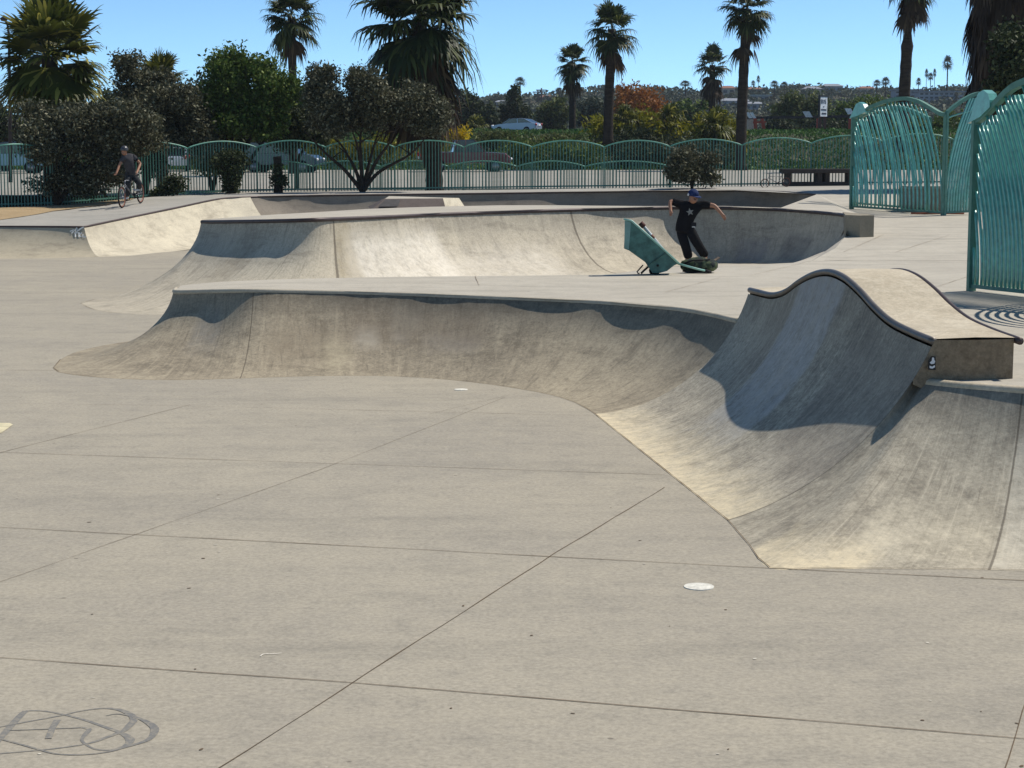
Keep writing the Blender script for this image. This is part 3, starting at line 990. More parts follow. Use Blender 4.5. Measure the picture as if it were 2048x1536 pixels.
def branchy(mb, base, targets, r0, seed, fork=.35, mid_r=.6):
    """trunk from base that forks to several crown points"""
    rr = random.Random(seed)
    base = Vector(base)
    for t in targets:
        t = Vector(t)
        v = t - base
        k1 = base + v * fork + Vector((rr.uniform(-.12, .12), rr.uniform(-.1, .1), rr.uniform(-.05, .1))) * v.length * .6
        k1.x = base.x + (k1.x - base.x) * .75
        k2 = base + v * .7 + Vector((rr.uniform(-.1, .1), rr.uniform(-.1, .1), rr.uniform(-.05, .08))) * v.length * .5
        pts = curve([base, k1, k2, t], 5)
        m = len(pts)
        mb.tube(pts, [r0 * (1 - .82 * i / (m - 1)) for i in range(m)], 7)
        for q in range(2):
            s0 = pts[int(m * rr.uniform(.5, .8))]
            e = s0 + Vector((rr.uniform(-1, 1), rr.uniform(-.8, .8), rr.uniform(.2, 1))) * v.length * .28
            mb.tube([s0, s0.lerp(e, .5) + Vector((0, 0, .06)), e], [r0 * .3, r0 * .2, r0 * .07], 5)

def tree(name, label, cat_, base, trunks, blobs, nleaf, lsize, mat, bmat, r0, seed, group=None, **kw):
    t = thing(name, label, cat_, base, group)
    if trunks:
        mb = MB()
        branchy(mb, base, trunks, r0, seed)
        mb.build('trunk', bmat, t)
    V, Q = leaf_cloud(nleaf, blobs, lsize, seed, **kw)
    link('crown', mesh_np(V, Q), mat, t)
    return t

def blob_px(Y, x0, x1, y0, y1, dep=None):
    """ellipsoid standing at depth Y that spans these picture extents"""
    a, b = D(x0, y1, Y), D(x1, y0, Y)
    rx, rz = (b.x - a.x) / 2, (b.z - a.z) / 2
    return ((a.x + b.x) / 2, Y, (a.z + b.z) / 2), (rx, dep or (rx + rz) / 2 * .8, rz)

OLIVE = leafmat('leaf_grey_green', S(96, 97, 72, .68), S(176, 172, 142, .72), trans=.18, spec=.15, rough=.6)
DARKG = leafmat('leaf_dark_green', S(70, 82, 52, .64), S(124, 132, 88, .66), trans=.15)
GREEN = leafmat('leaf_green', S(96, 120, 54, .7), S(160, 174, 92, .74), trans=.25)
MIDG = leafmat('leaf_mid_green', S(104, 116, 64, .66), S(156, 158, 96, .68), trans=.2)
YELG = leafmat('leaf_yellow_green', S(146, 146, 40, .62), S(196, 184, 60, .7), trans=.35)
YEL = leafmat('leaf_yellow', S(214, 180, 20, .8), S(240, 214, 60, .85), trans=.35)
ORNG = leafmat('leaf_orange', S(172, 108, 48, .74), S(204, 142, 70, .76), trans=.25)
GRASS = leafmat('ground_cover_leaf', S(76, 116, 54, .68), S(126, 158, 82, .7), trans=.2)
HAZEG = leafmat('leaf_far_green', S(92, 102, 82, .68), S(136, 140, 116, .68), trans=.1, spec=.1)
BARK = bark('bark_dark', S(58, 50, 42, .6), S(90, 78, 64, .6))
PBARK = bark('palm_bark', S(58, 50, 44, .5), S(92, 82, 70, .5), (2, 2, 9))

# ---- trees standing along the fence
def ground_at(px, py):
    return HIT(px, py)
b = Vector((D(725, 379, 64.3).x, 64.3, 0)); b.z = DOWN(b.x, b.y)
def wp(px, py, Y): return D(px, py, Y)
tree('olive_tree', 'grey-green spreading tree with several bare forking stems standing before the picket fence', 'tree', b,
     [wp(610, 262, 64), wp(668, 270, 64.6), wp(700, 250, 63.6), wp(760, 255, 64.8), wp(800, 240, 63.8), wp(855, 270, 64.4), wp(730, 230, 64.2)],
     [blob_px(64.3, 592, 720, 150, 290, 1.0), blob_px(64.3, 680, 830, 145, 275, 1.1), blob_px(64.3, 780, 905, 175, 285, 1.0), blob_px(64.3, 612, 668, 122, 210, .6), blob_px(64.3, 690, 745, 132, 200, .6), blob_px(64.3, 800, 870, 155, 230, .7)],
     46000, .125, OLIVE, BARK, .085, 3, clump=.17)
b = Vector((D(110, 405, 60.2).x, 60.4, 0)); b.z = DOWN(b.x, b.y)
tree('shrub_tree', 'big dark grey-green bush overhanging the fence behind the cyclist', 'bush', b,
     [wp(70, 300, 60.4), wp(120, 290, 60.5), wp(170, 280, 60.2), wp(230, 300, 60.6), wp(90, 340, 60.3)],
     [blob_px(60.5, 30, 150, 210, 330, 1.1), blob_px(60.5, 110, 320, 180, 345, 1.3), blob_px(60.5, 190, 330, 195, 310, 1.2), blob_px(60.4, 60, 280, 320, 400, .8), blob_px(60.8, 30, 250, 200, 280, 1)],
     54000, .125, OLIVE, BARK, .1, 5, clump=.17)
b = Vector((D(290, 390, 68).x, 68, 0)); b.z = DOWN(b.x, b.y)
tree('shrub_tree', 'tall dark leafy mass between the cyclist bush and the bright green tree', 'tree', b,
     [wp(260, 200, 68), wp(330, 200, 68), wp(390, 220, 68)],
     [blob_px(68, 222, 300, 112, 250, 1.3), blob_px(68, 260, 400, 150, 300, 1.6), blob_px(68, 330, 440, 165, 335, 1.4), blob_px(68, 235, 330, 220, 350, 1.2), blob_px(68, 225, 275, 105, 170, .7)],
     46000, .13, OLIVE, BARK, .14, 6, clump=.2)
b = Vector((D(467, 385, 69).x, 69, 0)); b.z = DOWN(b.x, b.y)
tree('broadleaf_tree', 'bright green broadleaf tree with a forked trunk behind the fence', 'tree', b,
     [wp(440, 200, 69), wp(480, 180, 69.2), wp(520, 210, 68.8), wp(420, 240, 69), wp(545, 240, 69)],
     [blob_px(69, 405, 520, 105, 230, 1.3), blob_px(69, 480, 590, 135, 270, 1.3), blob_px(69, 400, 560, 190, 285, 1.3), blob_px(69, 420, 480, 92, 160, .9), blob_px(69, 505, 560, 112, 180, .8)],
     34000, .15, GREEN, BARK, .11, 8, clump=.2)
b = Vector((D(460, 385, 64.3).x, 64.2, 0)); b.z = DOWN(b.x, b.y)
tree('shrub', 'dark shrub on thin stems growing up through the pickets in front of the blue-black car', 'bush', b,
     [wp(440, 320, 64.2), wp(465, 315, 64.3), wp(490, 330, 64.1)],
     [blob_px(64.2, 425, 505, 298, 348, .7), blob_px(64.2, 440, 480, 345, 385, .4)], 3600, .12, DARKG, BARK, .06, 9, clump=.14)
b = Vector((D(1383, 372, 64.6).x, 64.4, 0)); b.z = DOWN(b.x, b.y)
tree('shrub', 'round dark shrub against the fence behind the skateboarder', 'bush', b,
     [wp(1360, 330, 64.4), wp(1385, 320, 64.5), wp(1410, 335, 64.3)],
     [blob_px(64.4, 1328, 1425, 290, 365, .8), blob_px(64.4, 1340, 1445, 318, 370, .7)], 7000, .13, OLIVE, BARK, .05, 10, clump=.15)
b = Vector((D(330, 395, 63.4).x, 63.2, 0)); b.z = DOWN(b.x, b.y)
tree('flower_bush', 'low straggly bush at the foot of the fence beside the cyclist', 'bush', b, None,
     [blob_px(63.3, 300, 385, 352, 392, .35)], 1500, .12, DARKG, BARK, .05, 12, clump=.12)
b = Vector((D(365, 350, 70).x, 70, 0)); b.z = DOWN(b.x, b.y)
tree('bush', 'loose yellow-flecked bush behind the fence between the white and blue-black cars', 'bush', b, None,
     [blob_px(70, 370, 470, 282, 350, .8)], 2600, .16, MIDG, BARK, .05, 13, clump=.2)

b = Vector((D(425, 380, 72).x, 72, 1.22))
tree('tree', 'dark green tree filling the gap beside the bright green broadleaf tree', 'tree', b, [wp(410, 240, 72), wp(440, 230, 72)], [blob_px(72, 375, 455, 185, 320, 1.2), blob_px(72, 400, 500, 230, 318, 1.2)], 14000, .17, DARKG, BARK, .1, 14, clump=.2)
b = Vector((D(590, 380, 73).x, 73.5, 1.22))
tree('tree', 'dark green tree standing between the broadleaf tree and the olive tree', 'tree', b, [wp(570, 250, 73.5), wp(615, 240, 73.5)], [blob_px(73.5, 535, 620, 205, 318, 1.2), blob_px(73.5, 580, 660, 195, 300, 1.2)], 14000, .17, DARKG, BARK, .1, 15, clump=.2)
# wrapped post with creeper beside the blue-black car
b = Vector((D(557, 384, 64.3).x, 64.2, 0)); b.z = DOWN(b.x, b.y)
tt = thing('tree_stump', 'dark upright stump wrapped in creeper at the fence in front of the blue-black car', 'stump', b)
mb = MB(); mb.tube([b, b + Vector((.03, 0, .7)), b + Vector((-.02, 0, 1.25))], [.17, .13, .15], 9); mb.build('trunk', BARK, tt)
V, Q = leaf_cloud(900, [((b.x, b.y - .1, b.z + .5), (.3, .25, .55))], .11, 77, clump=.1)
link('foliage', mesh_np(V, Q), DARKG, tt)

# ================================================================== palms
def frond(org, az, el, plen, fr, droop, r, nl=20, wide=1.0):
    """one fan leaf: curved stalk and a fan of narrow blades"""
    d = np.array([math.cos(az) * math.cos(el), math.sin(az) * math.cos(el), math.sin(el)])
    s = np.array([-math.sin(az), math.cos(az), 0.0])
    up = np.cross(d, s) * -1
    if up[2] < 0: up = -up
    V, Q = [], []
    g = np.array([0, 0, -1.0])
    p0 = np.array(org); p1 = p0 + d * plen * .5 + g * droop * plen * .06; p2 = p0 + d * plen + g * droop * plen * .22
    wv = s * .022 * max(1, fr)
    for p in (p0, p1, p2): V += [p - wv, p + wv]
    Q += [(0, 1, 3, 2), (2, 3, 5, 4)]
    d2 = p2 - p1; d2 /= np.linalg.norm(d2)
    tw = r.uniform(-.3, .3)
    s2 = s * math.cos(tw) + up * math.sin(tw)
    for i in range(nl):
        a = (i / (nl - 1) * 2 - 1) * 1.95 * wide
        ln = fr * (.72 + .28 * math.cos(a)) * r.uniform(.8, 1.12)
        di = d2 * math.cos(a) + s2 * math.sin(a) + up * (.16 - .1 * abs(a)) * (1 if i % 2 else .8)
        di /= np.linalg.norm(di)
        sd = np.cross(di, up); sd /= (np.linalg.norm(sd) + 1e-9)
        w2 = fr * (.066 if nl > 12 else .085) * r.uniform(.8, 1.15)
        m1 = p2 + di * ln * .52 + g * droop * ln * .05
        m2 = p2 + di * ln * .82 + g * droop * ln * r.uniform(.16, .3)
        e = p2 + di * ln * r.uniform(.92, 1.0) + g * droop * ln * r.uniform(.36, .75)
        o = len(V)
        V += [p2 - sd * .01, p2 + sd * .01, m1 - sd * w2, m1 + sd * w2, m2 - sd * w2 * .55, m2 + sd * w2 * .55, e - sd * .006, e + sd * .006]
        Q += [(o, o + 1, o + 3, o + 2), (o + 2, o + 3, o + 5, o + 4), (o + 4, o + 5, o + 7, o + 6)]
    return V, Q

def fronds(items):
    VV, QQ, o = [], [], 0
    for V, Q in items:
        VV += V
        QQ += [tuple(i + o for i in q) for q in Q]
        o += len(V)
    return mesh_np(np.array(VV), np.array(QQ))

def palm_mat(name, c, tip): return leafmat(name, c, tip, trans=.25, rough=.5, spec=.22)
PALM = palm_mat('palm_leaf', S(68, 82, 44, .62), S(126, 132, 72, .65))
PALMY = palm_mat('palm_leaf_yellow', S(96, 104, 42, .64), S(196, 186, 92, .72))
PALMD = leafmat('dead_frond', S(92, 74, 54, .6), S(140, 118, 90, .62), trans=.2)

PALMDL = leafmat('dead_frond_pale', S(128, 106, 78, .64), S(188, 166, 132, .66), trans=.2)

def palm(name, label, px, py, base_py, Y, rad_px, trunk_px, seed, nf=46, mat=None, skirt=0.0, skirt_n=0, lean=0.0, lo=-35, group=None, z0=None, neck=None, hang=0.9, nl=20, deadmat=None, sk_el=(48, 84), sk_len=1.0):
    r = np.random.default_rng(seed)
    top = D(px, py, Y)
    bz = z0 if z0 is not None else Hpx(base_py, Y)
    base = Vector((top.x + lean, Y, bz))
    t = thing(name, label, 'palm tree', base, group)
    tr = trunk_px / F_PX * Y / 2
    H = top.z - bz
    m = 26
    pts, rad = [], []
    for i in range(m + 1):
        k = i / m
        pts.append(Vector((base.x + (top.x - base.x) * (k ** 1.5), Y + .1 * math.sin(k * 3), bz + H * k)))
        q = tr * (1.12 - .22 * k) * (1 + .05 * math.sin(i * 2.4 + seed)) * (1.25 if i == 0 else 1)
        if neck:
            for (kc, wd, am) in neck:
                q *= 1 + am * math.exp(-((k - kc) / wd) ** 2)
        rad.append(q)
    mb = MB(); mb.tube(pts, rad, 10); mb.build('trunk', PBARK, t)
    R_ = rad_px / F_PX * Y
    items = []
    for i in range(nf):
        u = (i + .5) / nf
        el = R(86) - (R(86) - R(lo)) * u ** .9 + r.uniform(-.24, .24)
        az = i * 2.39996 + r.uniform(-.25, .25)
        L_ = R_ * r.uniform(.85, 1.08)
        items.append(frond((top.x, top.y, top.z + r.uniform(-.1, .15) * R_), az, el, L_ * r.uniform(.42, .55), L_ * .56, hang * (.25 + .8 * u), r, nl))
    link('crown', fronds(items), mat or PALM, t)
    if skirt_n:
        items = []
        for i in range(skirt_n):
            k = r.uniform(0, 1)
            az = i * 2.39996 + r.uniform(-.3, .3)
            z = top.z - skirt * k * R_ * .9 - .12 * R_
            items.append(frond((top.x + .4 * tr * math.cos(az), Y + .4 * tr * math.sin(az), z), az, -R(r.uniform(*sk_el)), R_ * r.uniform(.25, .5) * sk_len, R_ * r.uniform(.4, .62) * sk_len, .9, r, 12, .55))
        link('dead_fronds', fronds(items), deadmat or PALMD, t)
    return t

palm('fan_palm', 'stout yellow-tipped fan palm rising behind the big dark bush', 98, 112, 380, 66, 135, 34, 1, nf=64, mat=PALMY, z0=1.2, lo=-62, hang=.5, nl=24)
palm('fan_palm', 'tall dark fan palm rising directly behind the bright green broadleaf tree', 583, 34, 330, 98, 68, 17, 2, nf=44, z0=1.5, skirt=.4, skirt_n=5, lo=-52)
palm('fan_palm', 'shaggy fan palm with hanging dead fronds behind the olive tree', 838, 42, 330, 70, 135, 32, 3, nf=60, z0=1.2, skirt=.8, skirt_n=140, lean=.55, lo=-50, hang=1.15, nl=22, deadmat=PALMD, sk_el=(40, 84), sk_len=.95)
palm('fan_palm', 'tall straight fan palm between the silver sedan and the orange tree', 1224, 58, 288, 115, 64, 19, 4, nf=34, skirt=.35, skirt_n=4, lo=-55, lean=-.2)
palm('fan_palm', 'shorter full-headed fan palm just east of the silver sedan', 1145, 124, 268, 150, 42, 13, 5, nf=44, skirt=.6, skirt_n=10, lo=-55)
palm('fan_palm', 'small open-crowned fan palm behind the yellow-green thicket beside the tallest palm', 1425, 130, 240, 165, 42, 13, 6, nf=26, skirt=.9, skirt_n=22, lo=-35)
palm('fan_palm', 'tallest thin fan palm standing at the fence line near the low dark slab', 1494, 18, 332, 112, 62, 20, 7, nf=40, z0=1.5, skirt=.9, skirt_n=8, lo=-58, lean=-.25)
palm('fan_palm', 'tall palm trunk with a pinched neck and its crown cut off by the photo', 1824, -42, 215, 108, 62, 22, 8, nf=40, z0=2.6, skirt=.6, skirt_n=12, lo=-50, neck=[(.70, .05, -.38), (.63, .02, .22), (.86, .10, .35)], lean=-.3)
palm('fan_palm', 'young fan palm of which only the upper fronds show over the dark leafy mass', 320, 160, 350, 74, 62, 22, 9, nf=30, mat=PALMY, z0=1.2, lo=-10, hang=.4)

# big shaggy trunk at the edge
b = Vector((D(2008, 330, 62).x, 62, 1.3))
bp = thing('shaggy_palm', 'massive palm trunk thatched in old brown fronds above the curved teal bars', 'palm tree', b)
r_ = np.random.default_rng(21)
mb = MB(); mb.tube([b, b + Vector((.05, 0, 4)), b + Vector((0, 0, 8.5))], [1.0, 1.12, 1.1], 14); mb.build('trunk', bark('thatch_bark', S(62, 48, 38, .6), S(120, 98, 76, .6), (9, 9, 1.2)), bp)
items = []
for i in range(340):
    az = r_.uniform(0, 2 * math.pi); z = b.z + r_.uniform(1.4, 8.6)
    items.append(frond((b.x + 1.0 * math.cos(az), b.y + 1.0 * math.sin(az), z), az, -R(r_.uniform(78, 89)), .5, r_.uniform(.7, 1.1), .7, r_, 8, .3))
for i in range(9):
    az = r_.uniform(0, 2 * math.pi)
    items.append(frond((b.x + 1.0 * math.cos(az), b.y + 1.0 * math.sin(az), b.z + r_.uniform(6.2, 7.0)), az, -R(r_.uniform(50, 75)), .7, r_.uniform(.6, .9), 1.1, r_, 10, .5))
link('dead_fronds', fronds(items), leafmat('thatch_frond', S(84, 68, 54, .5), S(124, 104, 84, .55), trans=.08), bp)
items = []
for i in range(50):
    items.append(frond((b.x, b.y, b.z + 8.4), i * 2.4, R(r_.uniform(-30, 80)), 1.3, 1.2, .8, r_, 16))
link('crown', fronds(items), PALM, bp)
b = Vector((D(2020, 330, 58).x, 58.5, 1.45))
tree('dark_tree', 'dark bushy tree with pale flower tufts in front of the massive thatched trunk', 'tree', b, [b + Vector((-.2, 0, 2.2)), b + Vector((.4, 0, 2.6))],
     [blob_px(58.5, 1985, 2100, 40, 130, .9), blob_px(58.5, 1975, 2090, 70, 200, 1.0), blob_px(58.5, 2000, 2120, 120, 240, 1)], 9000, .17, DARKG, BARK, .12, 31, clump=.18)

# ================================================================== middle distance trees
def simple_tree(label, Y, x0, x1, y0, y1, mat, n, ls, seed, extra=(), name='tree', group=None, cat_='tree', tr=True, clump=None):
    bl = [blob_px(Y, x0, x1, y0, y1)] + [blob_px(Y, *e) for e in extra]
    cx = D((x0 + x1) / 2, y1, Y).x
    bz = DOWN(cx, Y)
    base = Vector((cx, Y, bz))
    c = Vector(bl[0][0])
    return tree(name, label, cat_, base, [c + Vector((-bl[0][1][0] * .4, 0, 0)), c + Vector((bl[0][1][0] * .4, 0, .2)), c] if tr else None, bl, n, ls, mat, BARK, .018 * Y * .12, seed, group, clump=clump or bl[0][1][0] * .16)
simple_tree('large rounded dark tree just east of the shaggy palm', 190, 895, 990, 165, 285, DARKG, 7000, .42, 41, [(890, 950, 190, 270), (940, 1010, 205, 270)])
simple_tree('dark pointed tree with a palm head poking out behind the silver sedan', 200, 1000, 1062, 178, 275, DARKG, 6000, .42, 42, [(985, 1040, 210, 260), (1020, 1075, 205, 265)])
simple_tree('hazy brown-green tree between the silver sedan and the shorter palm', 205, 1055, 1130, 205, 275, MIDG, 5000, .42, 43, [(1090, 1150, 195, 260)])
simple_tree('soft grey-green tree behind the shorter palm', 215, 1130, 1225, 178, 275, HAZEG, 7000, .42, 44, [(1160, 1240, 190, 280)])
simple_tree('rounded tree in orange-brown bloom behind the tall straight palm', 185, 1215, 1345, 176, 262, ORNG, 9000, .36, 45, [(1270, 1362, 192, 258), (1225, 1300, 172, 230)])
simple_tree('bushy green tree just east of the orange tree', 200, 1340, 1420, 198, 270, GREEN, 4500, .42, 46, [(1380, 1470, 212, 270)])
simple_tree('feathery olive tree beside the tall white sign', 190, 1560, 1650, 182, 275, MIDG, 8000, .4, 47, [(1540, 1600, 200, 270), (1600, 1660, 190, 268)])
simple_tree('spreading green tree behind the white sign and the first curved teal panel', 195, 1645, 1760, 188, 268, GREEN, 8000, .42, 48, [(1700, 1800, 186, 262), (1740, 1850, 205, 270)])
simple_tree('dark hedge of trees under the dark beam', 182, 1510, 1600, 236, 275, DARKG, 3200, .4, 49, [(1580, 1700, 236, 276), (1690, 1780, 230, 280)])
simple_tree('green bush seen through the far curved teal panel', 150, 1850, 1960, 215, 300, GREEN, 4000, .34, 50, [(1790, 1880, 240, 310)])
simple_tree('dark trees behind the stout fan palm at the edge', 110, -40, 60, 190, 300, DARKG, 5000, .26, 51, [(20, 140, 210, 300)])
simple_tree('dark canopy beyond the lot between the fan palm and the green tree', 118, 140, 300, 170, 290, DARKG, 8000, .28, 52, [(250, 420, 165, 290), (330, 470, 150, 285)])
simple_tree('dark green canopy beyond the lot behind the olive tree', 122, 540, 660, 165, 270, DARKG, 7000, .28, 53, [(620, 780, 190, 268), (760, 880, 200, 268)])

# yellow-green thicket and slope plants
def thicket(label, Y, spots, mat, n, ls, seed, name='bush'):
    bl = [blob_px(Y, *s) for s in spots]
    c = Vector(bl[0][0]); c.z = DOWN(c.x, Y)
    t = thing(name, label, 'bush', c)
    V, Q = leaf_cloud(n, bl, ls, seed, clump=.35, aspect=4.0)
    link('foliage', mesh_np(V, Q), mat, t)
thicket('tangled yellow-green thicket around the foot of the tall straight palm', 121, [(1160, 1260, 235, 300), (1230, 1330, 222, 300), (1300, 1400, 232, 300)], YELG, 5200, .42, 61)
thicket('yellow-green palm-like thicket below the small open-crowned palm', 123, [(1380, 1460, 225, 300), (1430, 1490, 235, 300)], YELG, 3200, .42, 62)
thicket('dark green undergrowth in the middle of the yellow-green thicket', 119, [(1190, 1330, 262, 318), (1290, 1440, 270, 318), (1240, 1300, 240, 300)], DARKG, 4200, .36, 63)
thicket('bright yellow bush beside the red pickup roof', 124, [(898, 932, 256, 288)], YEL, 700, .34, 64)
thicket('green and yellow verge plants below the silver sedan', 130, [(930, 1080, 268, 300), (1060, 1180, 266, 300)], MIDG, 4200, .36, 65)
thicket('yellow-green bank plants behind the red pickup and olive tree', 117, [(600, 720, 262, 330), (690, 840, 268, 325), (830, 930, 288, 330)], YELG, 5200, .32, 66)
thicket('leafy green bank seen through the pickets below the silver sedan', 116, [(1005, 1100, 285, 336), (1080, 1200, 288, 336)], GREEN, 5200, .34, 67)
thicket('dark leafy bank seen through the pickets below the yellow-green thicket', 115, [(1190, 1330, 290, 336), (1310, 1500, 290, 336)], DARKG, 6200, .34, 68)
thicket('pale bank plants behind the blue-black car', 125, [(300, 420, 262, 310), (400, 560, 268, 305)], MIDG, 4000, .34, 69)
thicket('grassy green bank at the edge behind the pale blue car', 128, [(-60, 60, 258, 300)], YELG, 2600, .34, 70)

# cycad-like palms in the thicket
for i, (x, y, Y, rr, lab) in enumerate(((1430, 262, 121, 52, 'low arching yellow-green palm beside the tallest thin palm'), (1250, 240, 121, 40, 'low feathery palm in the thicket by the tall straight palm'), (1340, 245, 122, 44, 'low feathery palm in front of the orange tree'), (955, 258, 150, 34, 'small bushy palm west of the silver sedan'))):
    palm('low_palm', lab, x, y, y + 60, Y, rr, 8, 80 + i, nf=26, mat=PALMY, lo=5, hang=1.3, nl=14)

# ground cover on the bank
r_ = np.random.default_rng(91)
m = 60000
px = r_.uniform(-60, 2100, m); yy = 113 + 42 * r_.uniform(0, 1, m)
xx = (px - 1024) / F_PX * yy
zz = np.array([land_h(a, b) for a, b in zip(xx, yy)])
P = np.stack([xx, yy, zz + r_.uniform(.02, .3, m)], 1)
a = r_.normal(size=(m, 3)); a[:, 2] = abs(a[:, 2]) + .5; a /= np.linalg.norm(a, axis=1)[:, None]
b_ = r_.normal(size=(m, 3)); b_ -= a * (a * b_).sum(1)[:, None]; b_ /= np.linalg.norm(b_, axis=1)[:, None]
s_ = r_.uniform(.14, .3, m)[:, None]
V = np.empty((m, 4, 3)); V[:, 0] = P - a * s_ * .5; V[:, 1] = P + b_ * s_ * .25; V[:, 2] = P + a * s_ * .5; V[:, 3] = P - b_ * s_ * .25
tag(link('ground_cover', mesh_np(V.reshape(-1, 3), np.arange(m * 4).reshape(-1, 4)), GRASS), 'leafy green ground cover over the sloping bank', 'ground cover', kind='stuff')

# ================================================================== far hillside
def far_tree(px, py, Y, w_, h_, kind, seed, label, group, proto={}):
    p = D(px, py, Y)
    key = kind
    if key not in proto:
        if kind == 'round':
            t = thing('hill_tree', label, 'tree', (0, 0, 0), group)
            mb = MB(); mb.tube([(0, 0, 0), (0, 0, 1.2)], [.12, .08], 6); mb.build('trunk', BARK, t)
            V, Q = leaf_cloud(700, [((0, 0, 1.2), (1, .8, .8)), ((.6, 0, 1.0), (.6, .6, .6)), ((-.6, .1, 1.0), (.65, .6, .6))], .3, seed, clump=.2)
            link('crown', mesh_np(V, Q), HAZEG, t)
        else:
            t = thing('hill_palm', label, 'palm tree', (0, 0, 0), group)
            mb = MB(); mb.tube([(0, 0, 0), (0.05, 0, 2), (0, 0, 4)], [.13, .1, .1], 6); mb.build('trunk', PBARK, t)
            rr = np.random.default_rng(seed)
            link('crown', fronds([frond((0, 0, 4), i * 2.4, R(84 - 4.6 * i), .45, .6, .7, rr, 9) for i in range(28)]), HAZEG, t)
        proto[key] = t
        o = t
    else:
        o = dup(proto[key], (0, 0, 0), label=label)
    sc = (w_ / F_PX * Y) / 2.0
    sz = (h_ / F_PX * Y) / (2.1 if kind == 'round' else 5.0)
    q = HIT(px, py)
    if q is None or q.y < 250:
        q = HIT(px, 215)
    p = q
    k = q.y / Y
    sc *= k; sz *= k
    o.location = (p.x, p.y, p.z - .2)
    o.scale = (sc, sc, sz)
    o.rotation_euler = (0, 0, random.uniform(0, 6))
    return o
LR, GR = 'small hazy rounded tree among the houses on the far hillside', 'rounded trees on the far hillside'
rr = random.Random(5)
for i in range(130):
    px = rr.uniform(930, 1960)
    top = 198 - 16 * min(1, max(0, (px - 950) / 600))
    py = rr.uniform(top + 3, 236)
    Y = 560 - (py - top) * 4.5
    far_tree(px, py + 4, Y, rr.uniform(16, 38), rr.uniform(10, 20), 'round', 1, LR, GR)
far_tree(1632, 172, 560, 34, 18, 'round', 1, LR, GR)
far_tree(1660, 172, 560, 30, 18, 'round', 1, LR, GR)
LP, GP = 'tiny palm standing on the far hillside skyline', 'palms on the far hillside'
for px, top, bot, wd in ((1893, 106, 205, 26), (1860, 142, 196, 16), (1852, 134, 195, 10), (1868, 134, 190, 9), (1836, 152, 205, 14), (1912, 146, 180, 15), (1806, 146, 205, 17), (1770, 150, 212, 24), (1753, 156, 205, 22), (1548, 158, 205, 24), (1568, 160, 208, 22), (1516, 148, 195, 10), (1506, 158, 196, 12), (1370, 158, 200, 30), (1040, 150, 215, 30), (1118, 172, 215, 24)):
    far_tree(px, bot, 330 if wd > 18 else 480, wd, bot - top, 'palm', 2, LP, GP)

r_ = np.random.default_rng(97)
cn = []
for i in range(1500):
    px = r_.uniform(860, 2060); yy_ = r_.uniform(330, 630)
    xx_ = (px - 1024) / F_PX * yy_
    if r_.uniform() < .35 + .65 * abs(math.sin(px / 37.0 + yy_ / 60)):
        cn.append((xx_, yy_, land_h(xx_, yy_)))
cn = np.array(cn)
m = len(cn) * 26
idx = np.repeat(np.arange(len(cn)), 26)
P = cn[idx] + r_.normal(size=(m, 3)) * np.array([1.7, 1.7, .55]) + np.array([0, 0, .7])
a = r_.normal(size=(m, 3)); a /= np.linalg.norm(a, axis=1)[:, None]
b_ = r_.normal(size=(m, 3)); b_ -= a * (a * b_).sum(1)[:, None]; b_ /= np.linalg.norm(b_, axis=1)[:, None]
s_ = r_.uniform(.7, 1.5, m)[:, None]
V = np.empty((m, 4, 3)); V[:, 0] = P - a * s_ * .5; V[:, 1] = P + b_ * s_ * .3; V[:, 2] = P + a * s_ * .5; V[:, 3] = P - b_ * s_ * .3
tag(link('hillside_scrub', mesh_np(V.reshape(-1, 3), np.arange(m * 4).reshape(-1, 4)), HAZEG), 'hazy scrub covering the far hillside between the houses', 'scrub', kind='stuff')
HW = [plain('house_grey', S(170, 176, 184, .85), .9), plain('house_tan', S(214, 196, 174, .85), .9), plain('house_white', S(226, 228, 226, .9), .9)]
HR = [plain('roof_grey', S(150, 156, 166, .75), .9), plain('roof_tile', S(168, 118, 96, .62), .9), plain('roof_pale', S(206, 214, 212, .75), .9)]
HG = plain('house_window', S(62, 70, 80, .5), .3, .6)
def house(label, x0, x1, y0, y1, Y, wi, ri, storeys=1, nwin=3, gable=True, name='house'):
    q = HIT((x0 + x1) / 2, y1)
    if q is not None and 250 < q.y < 720:
        Y = q.y
    else:
        Y = 560
    a, b = D(x0, y1, Y), D(x1, y0, Y)
    W, H = b.x - a.x, b.z - a.z
    dp = max(6, W * .5)
    t = thing(name, label, 'house' if name == 'house' else 'building', (a.x + W / 2, Y, a.z - 1))
    mb = MB(); mb.box((a.x + W / 2, Y + dp / 2, a.z + H * .36 - .5), (W, dp, H * .72 + 1)); mb.build('wall', HW[wi], t)
    mb = MB()
    if gable:
        z = a.z + H * .72
        V = [Vector((a.x - .5, Y - .5, z)), Vector((b.x + .5, Y - .5, z)), Vector((b.x + .5, Y + dp, z)), Vector((a.x - .5, Y + dp, z)), Vector((a.x + W * .18, Y + dp / 2, b.z)), Vector((b.x - W * .18, Y + dp / 2, b.z))]
        mb.add(V, [(0, 1, 5, 4), (1, 2, 5), (2, 3, 4, 5), (3, 0, 4), (3, 2, 1, 0)])
    else:
        mb.box((a.x + W / 2, Y + dp / 2 - .3, a.z + H * .76), (W + 1, dp + 1.2, H * .08))
    mb.build('roof', HR[ri], t)
    for s in range(storeys):
        for i in range(nwin):
            cx = a.x + W * (i + .5) / nwin
            hz = H * .72 / storeys
            mb = MB(); mb.box((cx, Y - .05, a.z + hz * (s + .52)), (W / nwin * .6, .2, hz * .45)); mb.build('window', HG, t)
house('pale flat-roofed hillside house with a bluish lower wall just behind the tallest palm', 1500, 1540, 186, 204, 470, 0, 2, 1, 3, False)
